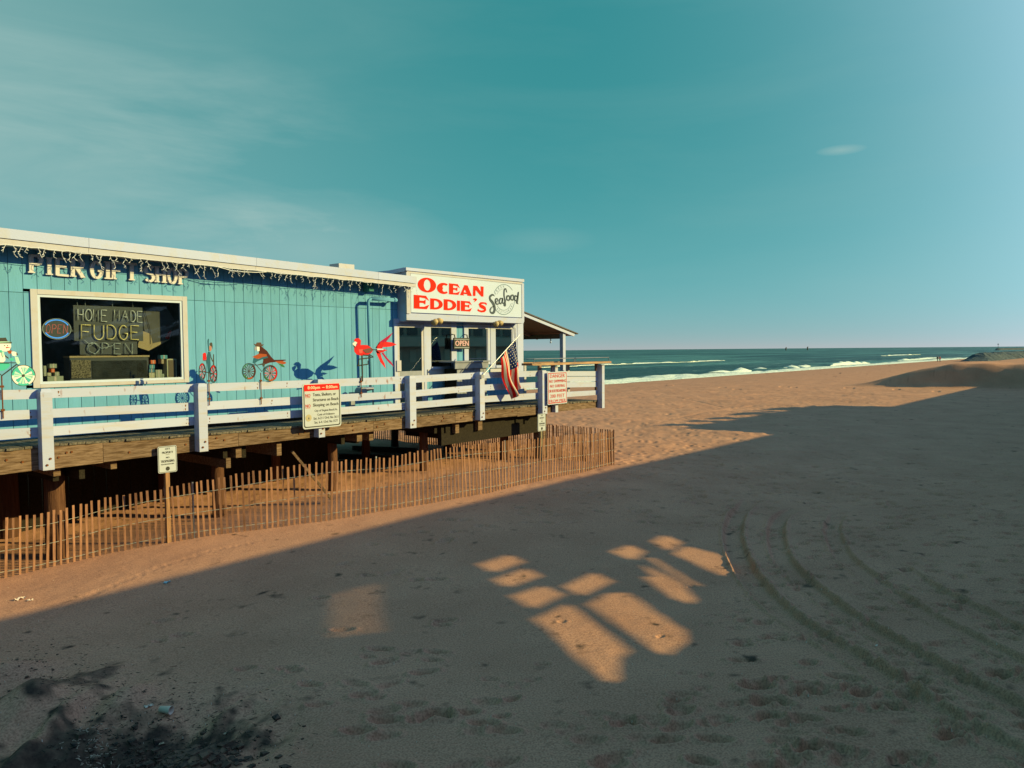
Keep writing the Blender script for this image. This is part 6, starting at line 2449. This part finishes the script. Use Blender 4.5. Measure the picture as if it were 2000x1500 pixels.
# waving cyclist seen nearly edge on
cy_ = thing('wind_spinner', 'narrow metal garden spinner of a waving cyclist with dark red wheels', 'wind spinner', (S(408, 750, DSP)[0], DSP, S(408, 750, DSP)[1]), 'garden wind spinners on the railing')
flat(cy_, 'raised_arm', [(285, 105), (300, 110), (296, 190), (310, 330), (290, 330), (275, 200), (272, 140)], cpx, BLUEP, 1)
flat(cy_, 'head', [(310, 230), (345, 225), (350, 300), (325, 335), (300, 300)], cpx, mat('cyclist_skin', (.32, .12, .10), .6), 0)
flat(cy_, 'cap', [(305, 195), (335, 168), (358, 180), (365, 240), (362, 290), (345, 240), (318, 225)], cpx, BLACK, 1)
flat(cy_, 'body', [(285, 335), (330, 345), (325, 460), (330, 560), (320, 700), (285, 705), (270, 560), (245, 490), (265, 420)], cpx, BLUEP, 0)
flat(cy_, 'arm', [(325, 360), (345, 440), (375, 500), (365, 520), (330, 450)], cpx, DARKM, 1)
flat(cy_, 'handlebar', [(372, 380), (388, 380), (392, 570), (370, 570)], cpx, DARKM, 2)
flat(cy_, 'red_pannier', [(190, 370), (225, 350), (250, 370), (255, 480), (190, 490)], cpx, FLAME, 1)
flat(cy_, 'rack', [(185, 485), (255, 492), (255, 505), (210, 502)], cpx, DARKM, 2)
part('bicycle_frame', MB().tube([(x, DSP - .015, z) for x, z in [S(*cpx(a, b), DSP) for a, b in ((180, 690), (285, 705), (375, 730))]], .01, 6), DARKM, cy_)
wheel(cy_, cpx, 180, 690, 62, 152, [MAROON, FRED, BLUEP, BLUEP, MAROON], 10, 0, False, [FRED, MAROON])
wheel(cy_, cpx, 378, 730, 66, 160, [MAROON, FRED, BLUEP, BLUEP, MAROON], 10, 1, False, [FRED, MAROON])
stake(cy_, 408, 728, 792)
# parrot on a bicycle
pa = thing('wind_spinner', 'metal garden spinner of a maroon parrot in a hat on a rainbow wheeled bicycle', 'wind spinner', (S(510, 750, DSP)[0], DSP, S(510, 750, DSP)[1]), 'garden wind spinners on the railing')
flat(pa, 'hat', [(1088, 190), (1130, 205), (1145, 172), (1220, 172), (1235, 210), (1275, 200), (1240, 240), (1180, 240), (1130, 248)], cpx, mat('hat_brown', (.05, .015, .012), .6), 3)
flat(pa, 'beak', [(1110, 250), (1150, 255), (1150, 295), (1120, 325), (1105, 290)], cpx, GREYP, 2)
flat(pa, 'face', [(1140, 245), (1195, 250), (1195, 320), (1165, 330), (1150, 290)], cpx, SNOWP, 2)
flat(pa, 'body', [(1130, 235), (1230, 240), (1330, 320), (1400, 420), (1460, 480), (1660, 475), (1668, 490), (1600, 505), (1480, 520), (1380, 530), (1300, 560), (1255, 540), (1270, 480), (1180, 400), (1190, 340), (1150, 300)], cpx, MAROON, 0)
flat(pa, 'wing', [(1065, 430), (1190, 370), (1320, 380), (1330, 420), (1250, 440), (1150, 470), (1100, 440)], cpx, ORANGE, 1)
flat(pa, 'wing_feathers', [(1090, 445), (1180, 465), (1250, 430), (1330, 415), (1350, 440), (1230, 475), (1160, 505), (1100, 550), (1072, 530)], cpx, BLUEP, 2)
flat(pa, 'tail', [(1470, 505), (1600, 500), (1665, 520), (1665, 545), (1620, 560), (1520, 535)], cpx, ORANGE, 1)
flat(pa, 'tail', [(1520, 540), (1610, 560), (1645, 600), (1640, 615), (1590, 600)], cpx, GREENP, 1, label='green tail feather')
flat(pa, 'leg', [(1255, 540), (1300, 545), (1280, 600), (1255, 600), (1240, 560), (1150, 580), (1145, 570)], cpx, DARKM, 2)
part('bicycle_frame', MB().tube([(x, DSP - .018, z) for x, z in [S(*cpx(a, b), DSP) for a, b in ((1110, 545), (1235, 690), (1290, 600))]], .009, 6).tube([(x, DSP - .018, z) for x, z in [S(*cpx(a, b), DSP) for a, b in ((1060, 560), (1130, 575), (1250, 560))]], .009, 6), DARKM, pa)
RB = [FRED, MAROON, BLUEP, TEALP, BLUEP, GREENP, ORANGE, FRED]
wheel(pa, cpx, 1008, 684, 122, 147, [MAROON, BLUEP, TEALD, BLUEP, GREENP, ORANGE, MAROON], 14, 0, False, [MAROON, DARKM])
wheel(pa, cpx, 1388, 716, 126, 146, [FRED, MAROON, BLUEP, BLUEP, GREENP, ORANGE, FRED], 14, 0, False, [MAROON, FRED, ORANGE])
stake(pa, 509.5, 728, 790)
# flamingo with spinning tail
fm = thing('wind_spinner', 'red flamingo garden spinner with a large bladed tail beside the restaurant door', 'wind spinner', (S(706, 745, DSP)[0], DSP, S(706, 745, DSP)[1]), 'garden wind spinners on the railing')
flat(fm, 'body', [(165, 670), (185, 648), (220, 645), (242, 670), (238, 720), (250, 715), (310, 718), (350, 745), (372, 765), (350, 800), (310, 822), (240, 828), (195, 815), (172, 785), (170, 740), (205, 715), (200, 690)], fpx, FLAME, 0)
flat(fm, 'beak', [(152, 700), (180, 680), (200, 690), (175, 742), (160, 730)], fpx, PINKW, 2)
flat(fm, 'beak_tip', [(152, 712), (175, 728), (180, 745), (165, 738)], fpx, BLACK, 3)
flat(fm, 'wing', [(255, 770), (300, 755), (350, 745), (362, 770), (330, 800), (290, 800)], fpx, FLAMED, 2)
flat(fm, 'feather', [(215, 765), (260, 760), (255, 800), (228, 805)], fpx, mat('coral', (.60, .07, .07), .6, .12), 1)
mb = MB().tube([(x, DSP - .02, z) for x, z in [S(*fpx(a, b), DSP) for a, b in ((262, 822), (350, 830), (365, 842), (300, 855), (215, 865), (205, 935))]], .016, 6)
part('leg', mb, DARKM, fm)
mb = MB().tube([(x, DSP + .02, z) for x, z in [S(*fpx(a, b), DSP) for a, b in ((205, 935), (320, 918), (320, 880))]], .016, 6)
part('leg', mb, DARKM, fm)
blades = [([(575, 585), (500, 640), (430, 690), (395, 750), (420, 750), (490, 700), (540, 640)], MAGEN), ([(612, 712), (560, 690), (480, 680), (440, 720), (470, 740), (540, 735)], FLAME),
          ([(510, 772), (470, 758), (430, 765), (470, 785)], FLAME), ([(492, 965), (440, 900), (405, 820), (392, 770), (440, 800), (455, 860), (480, 910)], FLAME),
          ([(572, 945), (520, 900), (485, 860), (440, 800), (460, 795), (500, 850), (550, 900)], MAGEN), ([(388, 770), (400, 720), (440, 680), (470, 690), (450, 750), (470, 790), (420, 800)], mat('blade_red', (.42, .007, .012), .6, .12))]
for k, (L, mt) in enumerate(blades):
    P = [S(*fpx(*p), DSP) for p in L]
    tilt = (-.05, .04, 0, .05, -.03, 0)[k]
    mb = MB()
    mb.prism(P, DSP - .01 * k - .01, DSP - .01 * k - .006)
    mb.v = [(x, y + tilt * (i % 2 * 0 + (z - P[0][1]) * 1.0), z) for i, (x, y, z) in enumerate(mb.v)]
    part('tail_blade', mb, mt, fm)
part('hub', MB().prism([S(*fpx(390 + 65 * (i % 2) * 1.0, 755 + 14 * (i // 2)), DSP) for i in (0, 1, 3, 2)], DSP - .085, DSP - .08), SIGNW, fm)
part('axle', MB().tube([(S(*fpx(352, 765), DSP)[0], DSP, S(*fpx(352, 765), DSP)[1]), (S(*fpx(395, 768), DSP)[0], DSP - .04, S(*fpx(395, 768), DSP)[1])], .012, 6), BLACK, fm)
part('pole', MB().tube([(S(707, 694, DSP)[0], DSP + .0, S(707, 694, DSP)[1]), (S(707, 694, DSP)[0], DSP + .0, S(707, 745, DSP)[1])], .022, 6), DARKM, fm)
stake(fm, 705.5, 735, 776)

# ------------------------------------------------------------------ flag
DFL = 16.25
A = S(946, 735, DFL)
B = S(1010.5, 654, DFL)
fg = thing('flag', 'stars and stripes flag hanging from a slanted pole on a railing post', 'flag', (A[0], DFL, A[1]))
part('pole', MB().tube([(A[0], DFL + .1, A[1]), (B[0], DFL - .1, B[1])], .017, 8), METAL, fg)
part('bracket', MB().box(A[0] - .07, A[0] + .05, DFL + .06, DP + .001, A[1] - .06, A[1] + .05), METAL, fg)
NU, NV = 26, 36
H0 = S(1007, 662, DFL)
H1 = S(976.5, 700, DFL)
E0 = S(1012, 752, DFL)
E1 = S(1003.5, 782, DFL)
M0 = S(1013.5, 715, DFL)
M1 = S(986, 745, DFL)
V, idx = [], []
for j in range(NV + 1):
    v = j / NV
    for i in range(NU + 1):
        u = i / NU
        top = [lerp(H0[k], H1[k], u) for k in (0, 1)]
        mid = [lerp(M0[k], M1[k], u) for k in (0, 1)]
        end = [lerp(E0[k], E1[k], u) for k in (0, 1)]
        # quadratic through top, mid, end
        p = [top[k] * (1 - v) * (1 - 2 * v) + mid[k] * 4 * v * (1 - v) + end[k] * v * (2 * v - 1) for k in (0, 1)]
        amp = .03 + .10 * v
        yy = DFL - .02 + amp * math.sin(u * 13 + v * 2.2) + .03 * math.sin(v * 9 + u * 4)
        V.append((p[0], yy, p[1] + .01 * math.sin(u * 13)))
mb = MB()
for j in range(NV):
    for i in range(NU):
        u, v = (i + .5) / NU, (j + .5) / NV
        if u < 7 / 13 and v < .42:
            mi = 0
        else:
            mi = 1 if int(u * 13) % 2 == 0 else 2
        mb.f.append((j * (NU + 1) + i, (j + 1) * (NU + 1) + i, (j + 1) * (NU + 1) + i + 1, j * (NU + 1) + i + 1))
        mb.m.append(mi)
mb.v = V
part('cloth', mb, [NAVY, FRED, FWHITE], fg, smooth=True)
ms = MB()
for r_i in range(7):
    for k in range(6):
        u = (k + .5 + (.5 if r_i % 2 else 0)) / 6.5 * 7 / 13
        v = (r_i + .6) / 7.3 * .42
        i, j = u * NU, v * NV
        p = Vector(V[int(j) * (NU + 1) + int(i)]) * (1 - (i % 1)) + Vector(V[int(j) * (NU + 1) + int(i) + 1]) * (i % 1)
        s_ = .014
        ms.box(p.x - s_, p.x + s_, p.y - .016, p.y - .006, p.z - s_, p.z + s_)
part('stars', ms, FWHITE, fg)

# ------------------------------------------------------------------ litter
x, y, z = GP(322, 1382)
z = ground_at(x, y)
cup = thing('paper_cup', 'white paper cup lying on its side in the dark wet sand', 'cup', (x, y, z))
ax = Vector((R0.x, R0.y, 0)) * .95 + Vector((F0.x, F0.y, 0)) * -.25
ax.normalize()
P0 = Vector((x, y, z + .045)) - ax * .06
n = 20
mb = MB()
side = ax.cross(Vector((0, 0, 1))).normalized()
up_ = side.cross(ax)
ringv = []
for (t, r) in ((0, .034), (.135, .046), (.14, .05), (.147, .05), (.147, .045), (.01, .031)):
    for q_ in range(n):
        a = 2 * math.pi * q_ / n
        ringv.append(tuple(P0 + ax * t + (side * math.cos(a) + up_ * math.sin(a)) * r))
F = [(k * n + q_, k * n + (q_ + 1) % n, (k + 1) * n + (q_ + 1) % n, (k + 1) * n + q_) for k in range(5) for q_ in range(n)]
F += [tuple(range(n - 1, -1, -1)), tuple(range(5 * n, 6 * n))]
part('cup_wall', MB().add(ringv, F), PAPER, cup, smooth=True)
part('base_disc', MB().tube([tuple(P0 - ax * .004), tuple(P0 + ax * .001)], .033, 16), PAPER, cup)


def crumple(px, py, s_, label, mt, seed, dz=0.0):
    x, y, z = GP(px, py)
    z = ground_at(x, y)
    dz = .004
    r_ = random.Random(seed)
    n1_, n2_ = 7, 6
    P = []
    for i in range(n1_):
        for j in range(n2_):
            P.append((x + (i / (n1_ - 1) - .5) * s_ * 1.8 + r_.uniform(-.2, .2) * s_, y + (j / (n2_ - 1) - .5) * s_ + r_.uniform(-.2, .2) * s_, z + dz + r_.uniform(0, .5) * s_))
    F = [(i * n2_ + j, (i + 1) * n2_ + j, (i + 1) * n2_ + j + 1, i * n2_ + j + 1) for i in range(n1_ - 1) for j in range(n2_ - 1)]
    single('crumpled_wrapper', MB().add(P, F), mt, label, 'litter', 'bits of litter on the sand')


crumple(326, 1139, .07, 'pale blue crumpled wrapper on the sunlit sand below the slat fence', mat('blue_wrapper', (.35, .55, .66), .5), 1)
crumple(40, 1172, .09, 'white crumpled scrap on the sunlit sand at the left edge', PAPER, 2)
crumple(60, 1174, .05, 'smaller white scrap beside the white crumpled one at the left edge', PAPER, 3)
crumple(290, 1380, .05, 'pale scrap just left of the lying paper cup', PAPER, 4, .1)
crumple(441, 1412, .035, 'pale curled scrap right of the lying paper cup', mat('tan_scrap', (.42, .34, .26), .8), 5, .1)
crumple(314, 1416, .035, 'tan scrap in the dark sand below the paper cup', mat('tan_scrap', (.42, .34, .26), .8), 6, .02)
crumple(1712, 1264, .03, 'tiny white scrap between the wheel tracks', PAPER, 7)
# seaweed and twig litter: uncountable
wd = MB()
rw = random.Random(8)
for _ in range(1500):
    if rw.random() < .75:
        px, py = rw.gauss(330, 120), rw.gauss(1425, 45)
    else:
        px, py = rw.gauss(90, 90), rw.gauss(1330, 45)
    if not (-60 < px < 640 and 1240 < py < 1540):
        continue
    x, y, z = GP(px, py)
    # follow heaps roughly: keep just proud of local surface
    a = rw.uniform(0, math.pi)
    L = rw.uniform(.008, .045)
    w = rw.uniform(.0015, .005)
    zz = ground_at(x, y) + rw.uniform(-.002, .008)
    dx, dy = math.cos(a) * L, math.sin(a) * L
    wd.add([(x - dx - dy * w / L, y - dy + dx * w / L, zz), (x - dx + dy * w / L, y - dy - dx * w / L, zz + .004), (x + dx, y + dy, zz + rw.uniform(-.01, .02)), (x, y, zz + w)], [(0, 1, 3), (1, 2, 3), (2, 0, 3), (0, 2, 1)])
o = link('seaweed_litter', wd.mesh('seaweed_litter', WEED))
o['kind'] = 'stuff'
o['label'] = 'dark strands of seaweed and twigs on the wet sand'
# pale dried foam lace on the dark mud
lc = MB()
for k in range(170):
    px, py = rw.gauss(178, 22), rw.gauss(1460, 24)
    x, y, z = GP(px, py)
    a = YAW - 1.0 + rw.gauss(0, .6)
    P = []
    for q in range(rw.choice((3, 4, 5))):
        a += rw.uniform(-.8, .8)
        x += math.cos(a) * .011
        y += math.sin(a) * .011
        P.append((x, y, ground_at(x, y) + .003))
    lc.tube(P, [rw.uniform(.002, .007) for _ in P], 5)
o = link('foam_lace', lc.mesh('foam_lace', mat('dried_foam', (.40, .29, .24), .8)))
o['kind'] = 'stuff'
o['label'] = 'pale streaks of dried foam on the dark mud'
# clods of wet sand and rubble
def clod(mb_, x, y, zz, s_):
    P = []
    for (i, j, l) in ((-1, -1, -1), (1, -1, -1), (1, 1, -1), (-1, 1, -1), (-1, -1, 1), (1, -1, 1), (1, 1, 1), (-1, 1, 1)):
        P.append((x + i * s_ * rw.uniform(.5, 1.1), y + j * s_ * rw.uniform(.5, 1.1), zz + l * s_ * rw.uniform(.3, .8)))
    mb_.hexa(P)


CLOD = mat('wet_clod', (.16, .095, .075), .9, .1, vscale=9, col2=(.02, .021, .024), ramp=(.35, .65), bump=.8, bscale=20)
cl = MB()
for _ in range(600):
    k = rw.random()
    if k < .78:
        px, py = rw.gauss(300, 75), rw.gauss(1450, 28)
    elif k < .85:
        px, py = rw.gauss(400, 110), rw.gauss(1425, 40)
    else:
        px, py = rw.gauss(60, 60), rw.gauss(1320, 30)
    if not (-80 < px < 760 and 1250 < py < 1560):
        continue
    x, y, z = GP(px, py)
    s_ = rw.uniform(.005, .018) * (1.8 if rw.random() < .06 else 1)
    zz = ground_at(x, y)
    P = []
    for (i, j, l) in ((-1, -1, -1), (1, -1, -1), (1, 1, -1), (-1, 1, -1), (-1, -1, 1), (1, -1, 1), (1, 1, 1), (-1, 1, 1)):
        P.append((x + i * s_ * rw.uniform(.5, 1.1), y + j * s_ * rw.uniform(.5, 1.1), zz + l * s_ * rw.uniform(.3, .75)))
    cl.hexa(P)
for _ in range(420):
    px, py = rw.gauss(350, 80), rw.gauss(1468, 24)
    if py > 1540:
        continue
    x, y, z = GP(px, py)
    clod(cl, x, y, ground_at(x, y) - .005, rw.uniform(.012, .05))
o = link('sand_clods', cl.mesh('sand_clods', CLOD))
o['kind'] = 'stuff'
o['label'] = 'dark clods of wet sand heaped at the bottom left'
# shells and pebbles
sh = MB()
for _ in range(700):
    px, py = rw.uniform(0, 2000), rw.uniform(930, 1500)
    x, y, z = GP(px, py)
    z = ground_at(x, y) - .02
    s_ = rw.uniform(.004, .010)
    sh.add([(x - s_, y, z), (x + s_, y, z), (x, y + s_ * 1.4, z), (x, y - s_, z), (x, y, z + s_ + .03), (x, y, z - .02)], [(0, 2, 4), (2, 1, 4), (1, 3, 4), (3, 0, 4)])
o = link('shell_fragments', sh.mesh('shell_fragments', PAPER))
o['kind'] = 'stuff'
o['label'] = 'small pale shell fragments scattered over the sand'
print('objects', len(bpy.data.objects))
